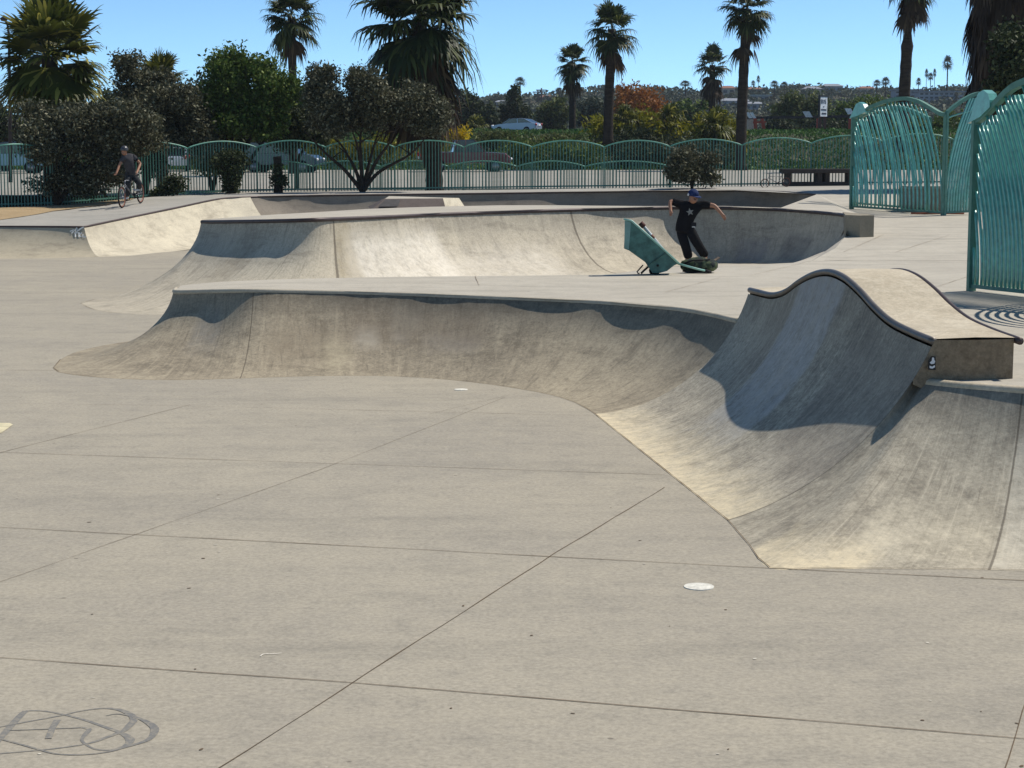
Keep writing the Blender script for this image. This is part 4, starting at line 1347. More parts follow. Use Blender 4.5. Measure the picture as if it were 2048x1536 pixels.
house('long grey hillside house half hidden by the tallest palm', 1440, 1500, 196, 216, 460, 0, 0, 1, 4)
house('grey hillside house below the pale flat roof', 1490, 1528, 203, 219, 440, 0, 0, 1, 3)
house('small pink-roofed house above the pale flat roof', 1498, 1524, 174, 188, 520, 1, 1, 1, 2)
house('tan house on the skyline beside the small open-crowned palm', 1444, 1470, 171, 190, 540, 1, 1, 1, 2)
house('blue-grey house with a low roof under two rounded trees on the skyline', 1646, 1686, 167, 186, 520, 0, 0, 1, 3)
house('tan house below the two rounded skyline trees', 1610, 1642, 172, 192, 500, 1, 0, 1, 2)
house('small pink house on the skyline beyond the first curved teal panel', 1722, 1748, 172, 188, 500, 1, 1, 1, 2)
house('small red-roofed house on the ridge beside the shorter palm', 1082, 1108, 190, 204, 480, 1, 1, 1, 2)
house('little grey house in the gap between the two dark trees', 992, 1016, 200, 214, 420, 0, 0, 1, 2)
house('long grey apartment block with rows of windows on the hillside by the thatched trunk', 1838, 1928, 176, 206, 420, 0, 0, 3, 9, False, 'apartment_block')
house('grey apartment wing behind the pinched palm trunk', 1790, 1842, 172, 204, 440, 0, 0, 3, 5, False, 'apartment_block')
POLE = plain('pole_wood', S(90, 84, 78), .9)
for px, y0 in ((1076, 180), (1083, 176)):
    t = thing('utility_pole', 'thin utility pole with a crossarm on the far ridge' if px < 1080 else 'slightly taller utility pole with a crossarm on the far ridge', 'utility pole', D(px, 200, 450))
    p0, p1 = D(px, 205, 450), D(px, y0, 450)
    mb = MB(); mb.tube([p0, p1], .2, 6); mb.build('pole', POLE, t)
    mb = MB(); mb.box((p1.x, p1.y, p1.z - .5), (2.6, .2, .25)); mb.build('crossarm', POLE, t)

# ================================================================== picket fences
TEAL = plain('teal_paint', S(88, 168, 154, .88), .3, .7, var=.14, scale=9)
TEAL.node_tree.nodes['Principled BSDF'].inputs['Coat Weight'].default_value = .8
TEALD = plain('teal_paint_worn', S(90, 140, 124, .8), .5, .4, var=.1)
TEALR = plain('teal_rail', S(116, 178, 156, .84), .45, .4, var=.1)

def interp(x, pts):
    if x <= pts[0][0]: return pts[0][1]
    for (a, b), (c, d) in zip(pts[:-1], pts[1:]):
        if x <= c: return b + (d - b) * (x - a) / (c - a)
    return pts[-1][1]

def fence_line(x, rows):
    for p, q in zip(rows[:-1], rows[1:]):
        if p.x <= x <= q.x:
            k = (x - p.x) / (q.x - p.x)
            return p.lerp(q, k)
    return rows[-1] if x > rows[-1].x else rows[0]

def wave_fence(name, label, line, top_of, valleys, spacing, wid, zbase):
    """line: list of base points; top_of(px) -> picture height of the rail; valleys: where panels meet"""
    b = fence_line(line[0].x, line)
    t = thing(name, label, 'fence', (b.x, b.y, b.z))
    def at_px(px):
        lo, hi = line[0].x, line[-1].x
        for _ in range(40):
            m = (lo + hi) / 2
            p = fence_line(m, line)
            if 1024 + p.x / p.y * F_PX < px: lo = m
            else: hi = m
        return fence_line((lo + hi) / 2, line)
    def top_z(px):
        p = at_px(px)
        return p, Hpx(top_of(px), p.y)
    for a, c in zip(valleys[:-1], valleys[1:]):
        pa, pc = at_px(a), at_px(c)
        L_ = (pc - pa).length
        mb = MB(); n = max(2, int(L_ / spacing)); rail = []
        for i in range(n + 1):
            px = a + (c - a) * i / n
            p, z = top_z(px)
            rail.append(Vector((p.x, p.y, z)))
            if 0 < i < n:
                zb = p.z + zbase
                mb.bar([Vector((p.x, p.y, zb)), Vector((p.x, p.y, z))], Vector((wid / 2, 0, 0)), Vector((0, wid / 2, 0)))
        mb.build('picket_panel', TEALD, t)
        mb = MB(); mb.tube(rail, .026, 6); mb.build('rail', TEALR, t)
        mb = MB(); mb.bar([pa + Vector((0, .02, zbase + .08)), pc + Vector((0, .02, zbase + .08))], Vector((0, .02, 0)), Vector((0, 0, .025))); mb.build('bottom_rail', TEALD, t)
    for v in valleys:
        p, z = top_z(v)
        mb = MB(); mb.bar([Vector((p.x, p.y + .03, p.z - .1)), Vector((p.x, p.y + .03, z + .02))], Vector((.028, 0, 0)), Vector((0, .028, 0))); mb.build('post', TEALD, t)
    return t

val1 = [-168, -31, 106, 243, 380, 517, 654, 791, 928, 1064, 1207, 1337, 1480, 1618, 1760, 1900, 2040]
pk = [(-200, 291), (0, 289), (340, 284), (600, 281), (900, 281), (1270, 281), (1545, 276), (1690, 271), (2048, 262)]
def top1(px):
    for a, c in zip(val1[:-1], val1[1:]):
        if a <= px <= c:
            k = (px - a) / (c - a)
            return interp(px, pk) + 13.5 * (1 - math.sin(math.pi * k) ** .75)
    return interp(px, pk)
line1 = [p + Vector((0, .95, 0)) for p in fence_row] + [D(2100, 367, 66.5)]
wave_fence('picket_fence', 'long teal picket fence with a wavy top rail along the back of the skatepark', line1, top1, val1, .109, .03, .0)
val2 = [560, 628, 763, 898, 1034, 1169, 1340]
def top2(px):
    for a, c in zip(val2[:-1], val2[1:]):
        if a <= px <= c:
            k = (px - a) / (c - a)
            if a < 600: k = .5 + k * .5
            return 322 + 11 * (1 - math.sin(math.pi * k) ** .8)
    return 333
line2 = [Vector((-9.5, 72.3, 1.22)), Vector((-3, 72.3, 1.22)), Vector((3, 72.3, 1.22)), Vector((6.6, 72.3, 1.22))]
wave_fence('picket_fence', 'lower teal wavy fence in the lot seen through the long picket fence', line2, top2, val2, .13, .03, .0)

# ================================================================== curved art panels
def art_panel(name, label, P0, P1, length, rail_h, nbar, lean, sgn=1, dep=.022, wid=.021, v0=.18, plate=None, post_h=None, second=None, dense=0, rad=0, rows=1):
    """P0..P1 base line, bars sweep in the plane of the panel and end on the wavy rail or the end post"""
    d = (P1 - P0); slope = d.z / Vector((d.x, d.y, 0)).length
    d.z = 0; d.normalize()
    nrm = Vector((-d.y, d.x, 0))
    t = thing(name, label, 'fence panel', P0)
    def at(u, v): return P0 + d * u + Vector((0, 0, v + slope * u))
    rail = [at(length * i / 40, rail_h(length * i / 40)) for i in range(41)]
    mb = MB(); mb.bar(rail, nrm * .05, Vector((0, 0, .045)))
    mb.build('top_rail', TEALD, t)
    mb = MB(); mb.bar([at(0, .07), at(length, .07)], nrm * .03, Vector((0, 0, .025))); mb.build('bottom_rail', TEALD, t)
    mb = MB(); mb.bar([at(0, 0), at(0, (post_h or rail_h(0)))], d * .03, nrm * .06); mb.build('post', TEALD, t)
    mb = MB(); mb.bar([at(length, -.1), at(length, rail_h(length))], d * .035, nrm * .05); mb.build('post', TEALD, t)
    Hm = max(rail_h(length * i / 20) for i in range(21))
    for i in range(nbar * rows):
        row = i // nbar
        i = i % nbar
        ub = length * (i + .6 + .5 * row) / (nbar)
        if dense:
            ub = length * .2 * (i + .5) / dense if i < dense else length * (.2 + .8 * (i - dense + .6) / (nbar - dense))
        if sgn < 0: ub = length - ub
        pts = []
        for k in range(25):
            v = .09 + (Hm + .2) * k / 24
            f = max(0, (v - v0)) / (Hm - v0)
            u = ub - sgn * lean * f ** 2.0
            if u < 0.02 or u > length - .02: break
            if v > rail_h(u) - .02: break
            pts.append(at(u, v) + nrm * .13 * row)
        if len(pts) > 2:
            mb = MB()
            if rad: mb.tube(pts, rad, 8)
            else: mb.bar(pts, d * wid, nrm * dep)
            mb.build('bar', TEAL, t)
    if plate:
        mb = MB(); mb.prism([at(u, v) - nrm * .07 for u, v in plate], nrm * .14); mb.build('end_plate', TEAL, t)
    if second:
        mb = MB(); mb.tube([at(u, v) for u, v in curve([Vector((a, b, 0)) for a, b in second], 5) and [(p.x, p.y) for p in curve([Vector((a, b, 0)) for a, b in second], 5)]], .022, 6); mb.build('rail', TEAL, t)
    return t

def rail_from_px(P0, P1, pts, length):
    d = P1 - P0; slope = d.z / Vector((d.x, d.y, 0)).length
    dd = Vector((d.x, d.y, 0)).normalized()
    uv = []
    for x, y in pts:
        q = PV(x, y, P0, P1)
        u = (q - P0).dot(dd)
        uv.append((u, q.z - P0.z - slope * u))
    return uv

def smooth_interp(u, pts):
    n = len(pts)
    if u <= pts[0][0]: return pts[0][1]
    for i in range(n - 1):
        if u <= pts[i + 1][0]:
            t = (u - pts[i][0]) / (pts[i + 1][0] - pts[i][0])
            a, b, c, e = pts[max(i - 1, 0)][1], pts[i][1], pts[i + 1][1], pts[min(i + 2, n - 1)][1]
            return cat(a, b, c, e, t)
    return pts[-1][1]

# near panel
P0 = HIT(1942, 582); P1 = P0 + Vector((.36, -.94, 0)) * 3.4; P1.z = P0.z + .03
uv = rail_from_px(P0, P1, [(1943, 247), (1955, 241), (1968, 232), (1988, 212), (2008, 191), (2028, 174), (2047, 165)], 3.4)
pl = uv[-1]
uv += [(pl[0] + .35, pl[1] + .06), (pl[0] + .8, pl[1] - .1), (pl[0] + 1.3, pl[1] - .5), (3.4, pl[1] - .75)]
rh = lambda u: smooth_interp(u, uv)
pu = rail_from_px(P0, P1, [(1943, 247), (1950, 232), (1957, 206), (1965, 186), (1975, 180), (1984, 187), (1988, 200), (1988, 214), (1968, 234)], 3.4)
art_panel('art_fence_panel', 'nearest curved teal fence panel with bright swept bars rising out of the photo', P0, P1, 3.4, rh, 37, .95, plate=pu, rad=.022, rows=2)
# far panel
P0 = HIT(1703, 418); Q = HIT(1886, 431); P1 = Q
Lp = Vector((P1.x - P0.x, P1.y - P0.y, 0)).length
uv1 = rail_from_px(P0, P1, [(1704, 237), (1720, 229), (1740, 215), (1775, 202), (1808, 197), (1838, 203), (1862, 216), (1886, 229)], Lp)
pu1 = rail_from_px(P0, P1, [(1703, 237), (1710, 222), (1716, 208), (1723, 204), (1730, 208), (1735, 218), (1735, 224), (1720, 231)], Lp)
rh1 = lambda u: smooth_interp(u, uv1)
art_panel('art_fence_panel', 'far curved teal fence panel with a full arched top and swept bars beside the bowl', P0, P1, Lp, rh1, 26, .9, plate=pu1, rad=.022, dense=7)
P2 = P1 + Vector((1.1, .5, .03))
Lq = Vector((P2.x - P1.x, P2.y - P1.y, 0)).length
uv2 = rail_from_px(P1, P2, [(1886, 229), (1905, 214), (1925, 200), (1945, 190), (1962, 187), (1985, 190)], Lq)
s2 = rail_from_px(P1, P2, [(1872, 246), (1895, 236), (1920, 227), (1955, 219)], Lq)
art_panel('art_fence_panel', 'teal fence panel continuing behind the nearest one, its bars swept the other way', P1 + Vector((.02, .02, 0)), P2, Lq, lambda u: smooth_interp(u, uv2), 15, .7, sgn=-1, second=[(max(.02, a), b) for a, b in s2])
# second layer behind the far panel
P3, P4 = P0 + Vector((.35, 1.5, .04)), P1 + Vector((-.1, 1.3, .04))
Lr = Vector((P4.x - P3.x, P4.y - P3.y, 0)).length
art_panel('art_fence_panel', 'second row of teal bars close behind the far arched panel', P3, P4, Lr, lambda u: 2.3 + .3 * math.sin(math.pi * u / Lr), 15, .85, dep=.02, wid=.013)

t = thing('art_fence_panel', 'teal panel of nested arches out of view whose striped shadow falls beside the hump', 'fence panel', (6.75, 21.9, .98))  # unseen panel, its arches shaped to cast the curved stripes
for i in range(7):
    hh = 2.12 - .2 * i; ww = 1.75 - .17 * i
    pts = [Vector((6.75, 21.9 + ww * math.cos(a), .98 + max(0, hh * math.sin(a)))) for a in [math.pi * j / 24 for j in range(25)]]
    mb = MB(); mb.tube(pts, .026, 6); mb.build('arch_bar', TEAL, t)
mb = MB(); mb.bar([Vector((6.75, 20.1, 1.0)), Vector((6.75, 23.7, 1.0))], Vector((.03, 0, 0)), Vector((0, 0, .025))); mb.build('bottom_rail', TEALD, t)
# plinth, planter, clutter near the panels
pt = thing('planter_box', 'grey concrete planter box standing behind the far curved teal panel', 'planter', HIT(1852, 425))
c = HIT(1852, 424); wv = 72 / F_PX * c.y
mb = MB(); mb.box((c.x, c.y + .45, c.z + .29), (wv, .9, .58)); mb.build('box', concrete('planter_concrete', S(150, 146, 136, .7), S(120, 114, 104, .6), S(178, 172, 158, .74)), pt)
mb = MB(); mb.box((c.x, c.y + .45, c.z + .61), (wv + .08, .98, .07)); mb.build('rim', LOT, pt)
c2_ = HIT(1912, 424)
t_ = thing('shrub', 'dark low shrub behind the teal panels beside the concrete planter', 'bush', c2_)
V, Q = leaf_cloud(1500, [((c2_.x, c2_.y + .5, c2_.z + .25), (.3, .3, .32))], .09, 131, clump=.1)
link('foliage', mesh_np(V, Q), DARKG, t_)
a_, b_2 = HIT(1822, 429), HIT(1928, 429)
mb = MB(); mb.tube([a_ + Vector((0, 0, .03)), b_2 + Vector((0, 0, .03))], .025, 6)
tag(mb.build('rusty_bar', plain('rust', S(150, 84, 60), .9, .1), base=a_), 'thin rusty bar lying on the concrete below the planter box', 'metal bar')

# low dark slab bench
c = HIT(1632, 371.5)
sb = thing('slab_bench', 'low dark stone slab on squat supports in front of the picket fence', 'bench', c)
k = c.y / F_PX
DKS = concrete('dark_stone', S(84, 76, 72, .6), S(60, 54, 52, .55), S(104, 96, 90, .6))
x0, x1 = c.x - 72 * k, c.x + 75 * k
mb = MB(); mb.box(((x0 + x1) / 2, c.y - .35, c.z + 29.5 * k), (x1 - x0, 1.0, 8 * k)); mb.build('top', DKS, sb)
mb = MB(); mb.box(((x0 + x1) / 2 + .03, c.y - .35, c.z + 4 * k), (x1 - x0 - .16, .8, 8 * k)); mb.build('base', DKS, sb)
for xx_ in (x0 + .22, x0 + .42 * (x1 - x0) + .2, x0 + .6 * (x1 - x0), x1 - .25):
    mb = MB(); mb.box((xx_, c.y - .35, c.z + 16.5 * k), (.16, .7, 18 * k)); mb.build('support', DKS, sb)

# sign and trellis on the bank
Ys = 172
zb = DOWN(D(1646, 268, Ys).x, Ys)
sg = thing('tall_sign', 'tall white signboard with dark lettering on a post above the green bank', 'sign', (D(1646, 268, Ys).x, Ys, zb))
a, b = D(1636.5, 233, Ys), D(1656, 194, Ys)
SGX = (a.x + b.x) / 2
mb = MB(); mb.box((SGX, Ys, (a.z + b.z) / 2), ((b.x - a.x) * 1.5, .12, b.z - a.z), R(50)); mb.build('board', plain('sign_white', S(236, 240, 240, .95), .6), sg)
mb = MB(); mb.box((a.x - .02, Ys - .58, (a.z + b.z) / 2), (.16, .16, b.z - a.z + .1), R(50)); mb.box((SGX, Ys, b.z + .08), ((b.x - a.x) * 1.5 + .1, .16, .16), R(50)); mb.build('frame', plain('sign_frame', S(30, 32, 34), .6), sg)
mb = MB()
def signbar(x, y, wd, h):
    p, q = D(x, y + h, Ys), D(x + wd, y, Ys)
    ox = (p.x + q.x) / 2 - SGX
    mb.box((SGX + ox + .07 * math.sin(R(50)), Ys + ox * math.tan(R(50)) - .07 * math.cos(R(50)), (p.z + q.z) / 2), ((q.x - p.x) * 1.5, .02, q.z - p.z), R(50))
for x, y, wd, h in ((1639.5, 199, 1.3, 8), (1640.8, 199, 2.2, 1.3), (1640.8, 202.4, 2.2, 1.3), (1640.8, 205.7, 2.2, 1.3), (1643.2, 199.6, 1.2, 2.8), (1643.2, 203.4, 1.2, 3), (1646, 199, 1.3, 8), (1648.6, 199, 3.2, 1.3), (1648.6, 202.4, 3.2, 1.3), (1648.6, 205.7, 3.2, 1.3), (1648.6, 199.5, 1.2, 3), (1650.6, 203.2, 1.2, 3), (1645, 212.5, 2.5, 2)):
    signbar(x, y, wd, h)
for i in range(5): signbar(1640 + i * 2.7, 218, 1.9, 3.2)
for i in range(4): signbar(1641.5 + i * 2.9, 225.5, 2.1, 3.4)
mb.build('lettering', plain('sign_ink', S(40, 48, 66), .7), sg)
mb = MB(); mb.box((D(1640, 250, Ys).x, Ys + .2, (zb + a.z) / 2), (.3, .25, a.z - zb)); mb.box((D(1650, 250, Ys).x, Ys + .2, (zb + a.z) / 2), (.25, .25, a.z - zb)); mb.build('post', plain('sign_post', S(92, 60, 50), .8), sg)
tr = thing('trellis', 'long dark horizontal beam on orange posts with paired tilted white panels above the bank', 'trellis', (D(1500, 268, 174).x, 174, DOWN(D(1500, 268, 174).x, 174)))
ORP, DKB = plain('orange_paint', S(188, 74, 44, .75), .6), plain('dark_beam', S(52, 46, 46), .8)
p, q = D(1488, 236, 174), D(1790, 231, 174)
mb = MB(); mb.bar([p, q], Vector((0, .12, 0)), Vector((0, 0, .12))); mb.build('beam', DKB, tr)
for x, x2 in ((1524, 1531), (1510, 1512), (1636, 1636), (1700, 1700)):
    a, b = D(x, 237, 174), D(x2, 270, 174)
    mb = MB(); mb.bar([Vector((b.x, 174, b.z - .3)), Vector((a.x, 174, a.z))], Vector((.14, 0, 0)), Vector((0, .14, 0))); mb.build('post', ORP, tr)
mb = MB(); mb.bar([D(1506, 245, 174), D(1532, 244, 174)], Vector((0, .1, 0)), Vector((0, 0, .1))); mb.build('crossbar', ORP, tr)
WPAN = plain('white_panel', S(240, 242, 242, .95), .5)
for x, y in ((1498, 231), (1506, 231), (1612, 229), (1619, 229), (1696, 223), (1702, 223)):
    c = D(x, y, 173.6)
    mb = MB(); mb.add([c + Vector((-.32, 0, .28)), c + Vector((-.02, 0, .3)), c + Vector((.32, .1, -.24)), c + Vector((.02, .1, -.26)), c + Vector((-.32, .08, .28)), c + Vector((-.02, .08, .3)), c + Vector((.32, .18, -.24)), c + Vector((.02, .18, -.26))],
                      [(0, 1, 2, 3), (7, 6, 5, 4), (0, 4, 5, 1), (1, 5, 6, 2), (2, 6, 7, 3), (3, 7, 4, 0)]); mb.build('white_panel', WPAN, tr)
tb = thing('tan_column', 'tan masonry column by the orange posts of the trellis', 'column', (D(1502, 268, 176).x, 176, DOWN(D(1502, 268, 176).x, 176)))
a, b = D(1495, 269, 176), D(1511, 234, 176)
mb = MB(); mb.box(((a.x + b.x) / 2, 176.3, (a.z + b.z) / 2 - .2), (b.x - a.x, .6, b.z - a.z + .4)); mb.build('shaft', HW[1], tb)
mb = MB(); mb.box(((a.x + b.x) / 2, 176.3, b.z + .08), (b.x - a.x + .2, .8, .16)); mb.build('cap', HW[1], tb)

# street lamp at the edge
Yl = 84
lp_ = thing('street_lamp', 'dark street lamp peeping out beside the stout fan palm', 'street lamp', (D(20, 330, Yl).x, Yl, 1.33))
mb = MB(); mb.tube([(D(20, 330, Yl).x, Yl, 1.33), D(18, 70, Yl), D(15, 50, Yl), D(11, 42, Yl)], [.09, .06, .05, .045], 8); mb.build('pole', DKB, lp_)
mb = MB(); h_ = D(8, 37, Yl); mb.tube([h_ + Vector((0, 0, .1)), h_, h_ + Vector((0, 0, -.1))], [.04, .19, .12], 10); mb.build('lamp_head', DKB, lp_)

# ================================================================== cars
GLASS = plain('car_glass', S(24, 28, 32), .08, .6)
TYRE = plain('tyre', S(26, 26, 27), .85, .2)
RIMM = plain('wheel_rim', S(150, 152, 156), .35, .5, .7)
def carpaint(name, c):
    m = NB(name); m.base(c, .3, .5, .25)
    m.b.inputs['Coat Weight'].default_value = .6
    return m.m
LAMPW, LAMPR = plain('headlight', S(226, 228, 230), .2, .6), plain('taillight', S(170, 30, 26), .3, .5)
PLATE = plain('number_plate', S(226, 226, 222), .5)
def car(label, px, py, Y, yaw, kind, paint, sc=1.0):
    x = D(px, py, Y).x
    z = DOWN(x, Y)
    t = thing({'pickup': 'pickup_truck'}.get(kind, 'parked_car'), label, 'pickup truck' if kind == 'pickup' else 'car', (x, Y, z))
    if kind == 'sedan':
        L_, W, prof = 4.7, 1.82, [(-2.35, .35), (-2.38, .72), (-2.25, .98), (-1.6, 1.06), (.75, .98), (1.9, .82), (2.3, .66), (2.35, .35)]
        gl = [(-1.95, 1.02), (-1.15, 1.40), (-.2, 1.47), (.35, 1.42), (1.15, .96)]
    elif kind == 'pickup':
        L_, W, prof = 5.3, 1.95, [(-2.6, .5), (-2.62, 1.12), (-.4, 1.14), (1.0, 1.14), (2.3, 1.06), (2.6, .8), (2.6, .5)]
        gl = [(-.75, 1.12), (-.55, 1.82), (.45, 1.84), (1.1, 1.12)]
    else:
        L_, W, prof = 4.6, 1.88, [(-2.3, .42), (-2.33, .95), (-2.25, 1.1), (.9, 1.08), (1.9, .98), (2.25, .78), (2.3, .42)]
        gl = [(-2.2, 1.08), (-1.9, 1.66), (-.2, 1.74), (.3, 1.7), (1.2, 1.06)]
    co, si = math.cos(yaw), math.sin(yaw)
    def w(a, b, h): return Vector((x + (a * co - b * si) * sc, Y + (a * si + b * co) * sc, z + h * sc))
    def hull(prof, W, st, cen):
        V, Fc = [], []
        n = len(prof)
        for (yy, k) in st:
            for (a, h) in prof:
                V.append(w(cen[0] + (a - cen[0]) * k, yy * W / 2, cen[1] + (h - cen[1]) * k))
        for i in range(len(st) - 1):
            for j in range(n):
                Fc.append((i * n + j, i * n + (j + 1) % n, (i + 1) * n + (j + 1) % n, (i + 1) * n + j))
        Fc.append(tuple(range(n))); Fc.append(tuple(reversed(range((len(st) - 1) * n, len(st) * n))))
        return V, Fc
    mb = MB(); V, Fc = hull(prof, W, ((-1, .955), (-.95, .985), (-.8, 1), (.8, 1), (.95, .985), (1, .955)), (0, .7)); mb.add(V, Fc)
    mb.build('body', paint, t)
    mb = MB(); V, Fc = hull(gl, W, ((-.9, .93), (-.78, 1), (.78, 1), (.9, .93)), (sum(a for a, h in gl) / len(gl), gl[0][1])); mb.add(V, Fc)
    mb.build('window', GLASS, t)
    top_ = gl[1:-1]
    mb = MB(); mb.add([w(a, s * W * .385, h + .012) for s in (-1, 1) for a, h in top_], [(i, i + 1, len(top_) + i + 1, len(top_) + i) for i in range(len(top_) - 1)]); mb.build('roof', paint, t)
    for s in (-1, 1):
        for (a0, h0), (a1, h1) in ((gl[0], gl[1]), (gl[-2], gl[-1]), (((gl[1][0] + gl[-2][0]) / 2, gl[1][1] + .02), ((gl[1][0] + gl[-2][0]) / 2 - .05, gl[0][1]))):
            mb = MB(); mb.bar([w(a0, s * W * .43, h0), w(a1, s * W * .43, h1)], Vector((.035 * co, .035 * si, 0)), Vector((-.05 * si, .05 * co, 0))); mb.build('pillar', paint, t)
    for a in (-L_ * .3, L_ * .31):
        for s in (-1, 1):
            c, r = w(a, s * (W / 2 - .1), .33), .33 * sc * (1.1 if kind != 'sedan' else 1)
            ax = Vector((-si, co, 0)) * s
            mb = MB(); mb.tube([c - ax * .1, c + ax * .11], r, 18); wh = mb.build('wheel', TYRE, t)
            mb = MB(); mb.tube([c + ax * .1, c + ax * .125], r * .62, 12); mb.build('rim', RIMM, wh)
    for s in (-1, 1):
        mb = MB(); c = w(L_ / 2 - .08, s * W * .36, .74); mb.ball(c, (.12, .16, .08), 8, 5); mb.build('headlight', LAMPW, t)
        mb = MB(); c = w(-L_ / 2 + .03, s * W * .4, .86 if kind == 'sedan' else 1.0); mb.ball(c, (.1, .12, .13), 8, 5); mb.build('taillight', LAMPR, t)
    mb = MB(); c = w(-L_ / 2 - .045, 0, .8); mb.box(c, (.03, .5, .15), yaw); mb.build('number_plate', PLATE, t)
    return t
car('silver sedan driving along the raised road beyond the fence', 1033, 268, 160, R(158), 'sedan', carpaint('silver_paint', S(168, 184, 202, .75)), .88)
car('dark red pickup truck parked behind the wavy fence east of the olive tree', 930, 336, 108, R(8), 'pickup', carpaint('red_paint', S(104, 26, 28, .7)))
car('blue-black car parked in the lot behind the fence beside the olive tree', 565, 340, 106, R(-10), 'suv', carpaint('blue_paint', S(24, 44, 58, .6)))
car('dark car half hidden by the shrub and the bright green tree', 462, 344, 109, R(4), 'sedan', carpaint('black_paint', S(22, 28, 34, .5)))
car('pale blue car parked at the edge behind the pickets', 18, 346, 104, R(184), 'suv', carpaint('pale_blue_paint', S(124, 158, 178, .75)))
car('white car seen from behind through the fence next to the cyclist', 352, 338, 110, R(98), 'suv', carpaint('white_paint', S(222, 224, 226, .85)), .8)

# ================================================================== people
SKS = [1.0]
def skin(name, pts, edges, mat, parent, sub=2, smooth=True):
    """pts: name -> (position, radius); a continuous surface grown round a skeleton"""
    names = list(pts)
    me = bpy.data.meshes.new('mesh')
    me.from_pydata([tuple(pts[k][0]) for k in names], [(names.index(a), names.index(b)) for a, b in edges], [])
    o = bpy.data.objects.new('tmp_body', me)
    COL.objects.link(o)
    o.modifiers.new('s', 'SKIN').use_smooth_shade = True
    o.modifiers.new('d', 'SUBSURF').levels = sub
    o.modifiers['d'].render_levels = sub
    for i, k in enumerate(names):
        r = pts[k][1]
        me.skin_vertices[0].data[i].radius = tuple(v * SKS[0] for v in (r if isinstance(r, tuple) else (r, r)))
    me.skin_vertices[0].data[0].use_root = True
    dg = bpy.context.evaluated_depsgraph_get()
    dg.update()
    out = bpy.data.meshes.new_from_object(o.evaluated_get(dg))
    bpy.data.objects.remove(o)
    out.materials.clear()
    out.polygons.foreach_set('use_smooth', [True] * len(out.polygons))
    return link(name, out, mat, parent)

SKIN = plain('skin', S(178, 128, 100, .75), .55, .35, var=.05)
BLK = plain('black_cloth', S(20, 20, 23), .9, .15)
BLK2 = plain('black_trousers', S(24, 24, 27), .9, .15)
BLUE = plain('blue_cap', S(30, 48, 92, .8), .8, .2)
SHOE = plain('dark_shoe', S(34, 34, 36), .8, .2)
HAIRM = plain('dark_hair', S(34, 26, 20), .7, .3)
WHITEC = plain('white_print', S(214, 216, 214, .9), .8, .1)

def hand(pts, edges, key, wrist, palm_c, dirv, side, r=.009, curl=.35):
    """five fingers of different length from the palm"""
    dirv = dirv.normalized(); side = side.normalized()
    dn = dirv.cross(side)
    for i, ln in enumerate((.062, .074, .08, .072)):
        o = palm_c + side * (.028 - .019 * i) + dirv * .025
        m1 = o + dirv * ln * .5
        e = m1 + (dirv * (1 - curl) + dn * curl) * ln * .5
        pts[key + 'f%da' % i] = (o, r * 1.1); pts[key + 'f%db' % i] = (m1, r); pts[key + 'f%dc' % i] = (e, r * .8)
        edges += [(key, key + 'f%da' % i), (key + 'f%da' % i, key + 'f%db' % i), (key + 'f%db' % i, key + 'f%dc' % i)]
    a = palm_c + side * .035 - dirv * .01
    pts[key + 'ta'] = (a, r * 1.1); pts[key + 'tb'] = (a + side * .022 + dirv * .03, r * .9)
    edges += [(key, key + 'ta'), (key + 'ta', key + 'tb')]

# ---- skateboarder
SKS[0] = 1.1
ft = HIT(1394, 531)
Y0 = ft.y
def K(px, py, dy=0.0): return D(px, py, Y0 + dy)
sk_ = thing('person', 'skateboarder in black clothes and blue cap, arms out for balance, white star on the shirt', 'person', ft)
pp = {
    'pelvis': (K(1368, 455), .125), 'waist': (K(1370, 443), .12), 'chest': (K(1377, 426), .145), 'upper': (K(1380, 416), .10), 'neckb': (K(1381, 409, -.02), .075), 'neck': (K(1384, 405, -.05), .055),
    'jaw': (K(1388, 403, -.10), .07), 'skull': (K(1387.5, 393.5, -.08), .095), 'crown': (K(1387, 386, -.06), .08), 'nose': (K(1390.5, 401, -.20), .02),
    'shl': (K(1364, 407, .04), .06), 'ell': (K(1340, 402.5, .02), .047), 'wrl': (K(1341, 419, -.12), .034), 'hal': (K(1341.5, 425, -.16), (.03, .038)),
    'shr': (K(1402, 408, -.02), .06), 'elr': (K(1429, 411, -.1), .045), 'wrr': (K(1443, 427, -.18), .032), 'har': (K(1447, 433, -.2), (.03, .038)),
    'hipl': (K(1361, 461, .03), .105), 'knl': (K(1370, 489, -.10), .075), 'anl': (K(1377, 517, .0), .05), 'tol': (K(1371, 524, -.14), .04),
    'hipr': (K(1380, 461, -.02), .105), 'knr': (K(1396, 489, -.14), .075), 'anr': (K(1411, 513, -.0), .05), 'tor': (K(1408, 521, -.16), .04)}
ee = [('pelvis', 'waist'), ('waist', 'chest'), ('chest', 'upper'), ('upper', 'neckb'), ('neckb', 'neck'), ('neck', 'jaw'), ('jaw', 'skull'), ('skull', 'crown'), ('jaw', 'nose'),
      ('upper', 'shl'), ('shl', 'ell'), ('ell', 'wrl'), ('wrl', 'hal'), ('upper', 'shr'), ('shr', 'elr'), ('elr', 'wrr'), ('wrr', 'har'),
      ('pelvis', 'hipl'), ('hipl', 'knl'), ('knl', 'anl'), ('anl', 'tol'), ('pelvis', 'hipr'), ('hipr', 'knr'), ('knr', 'anr'), ('anr', 'tor')]
hand(pp, ee, 'hal', pp['wrl'][0], pp['hal'][0], pp['hal'][0] - pp['wrl'][0], Vector((.6, -.6, 0)))
hand(pp, ee, 'har', pp['wrr'][0], pp['har'][0], pp['har'][0] - pp['wrr'][0], Vector((.5, -.5, .5)))
skin('body', pp, ee, SKIN, sk_)
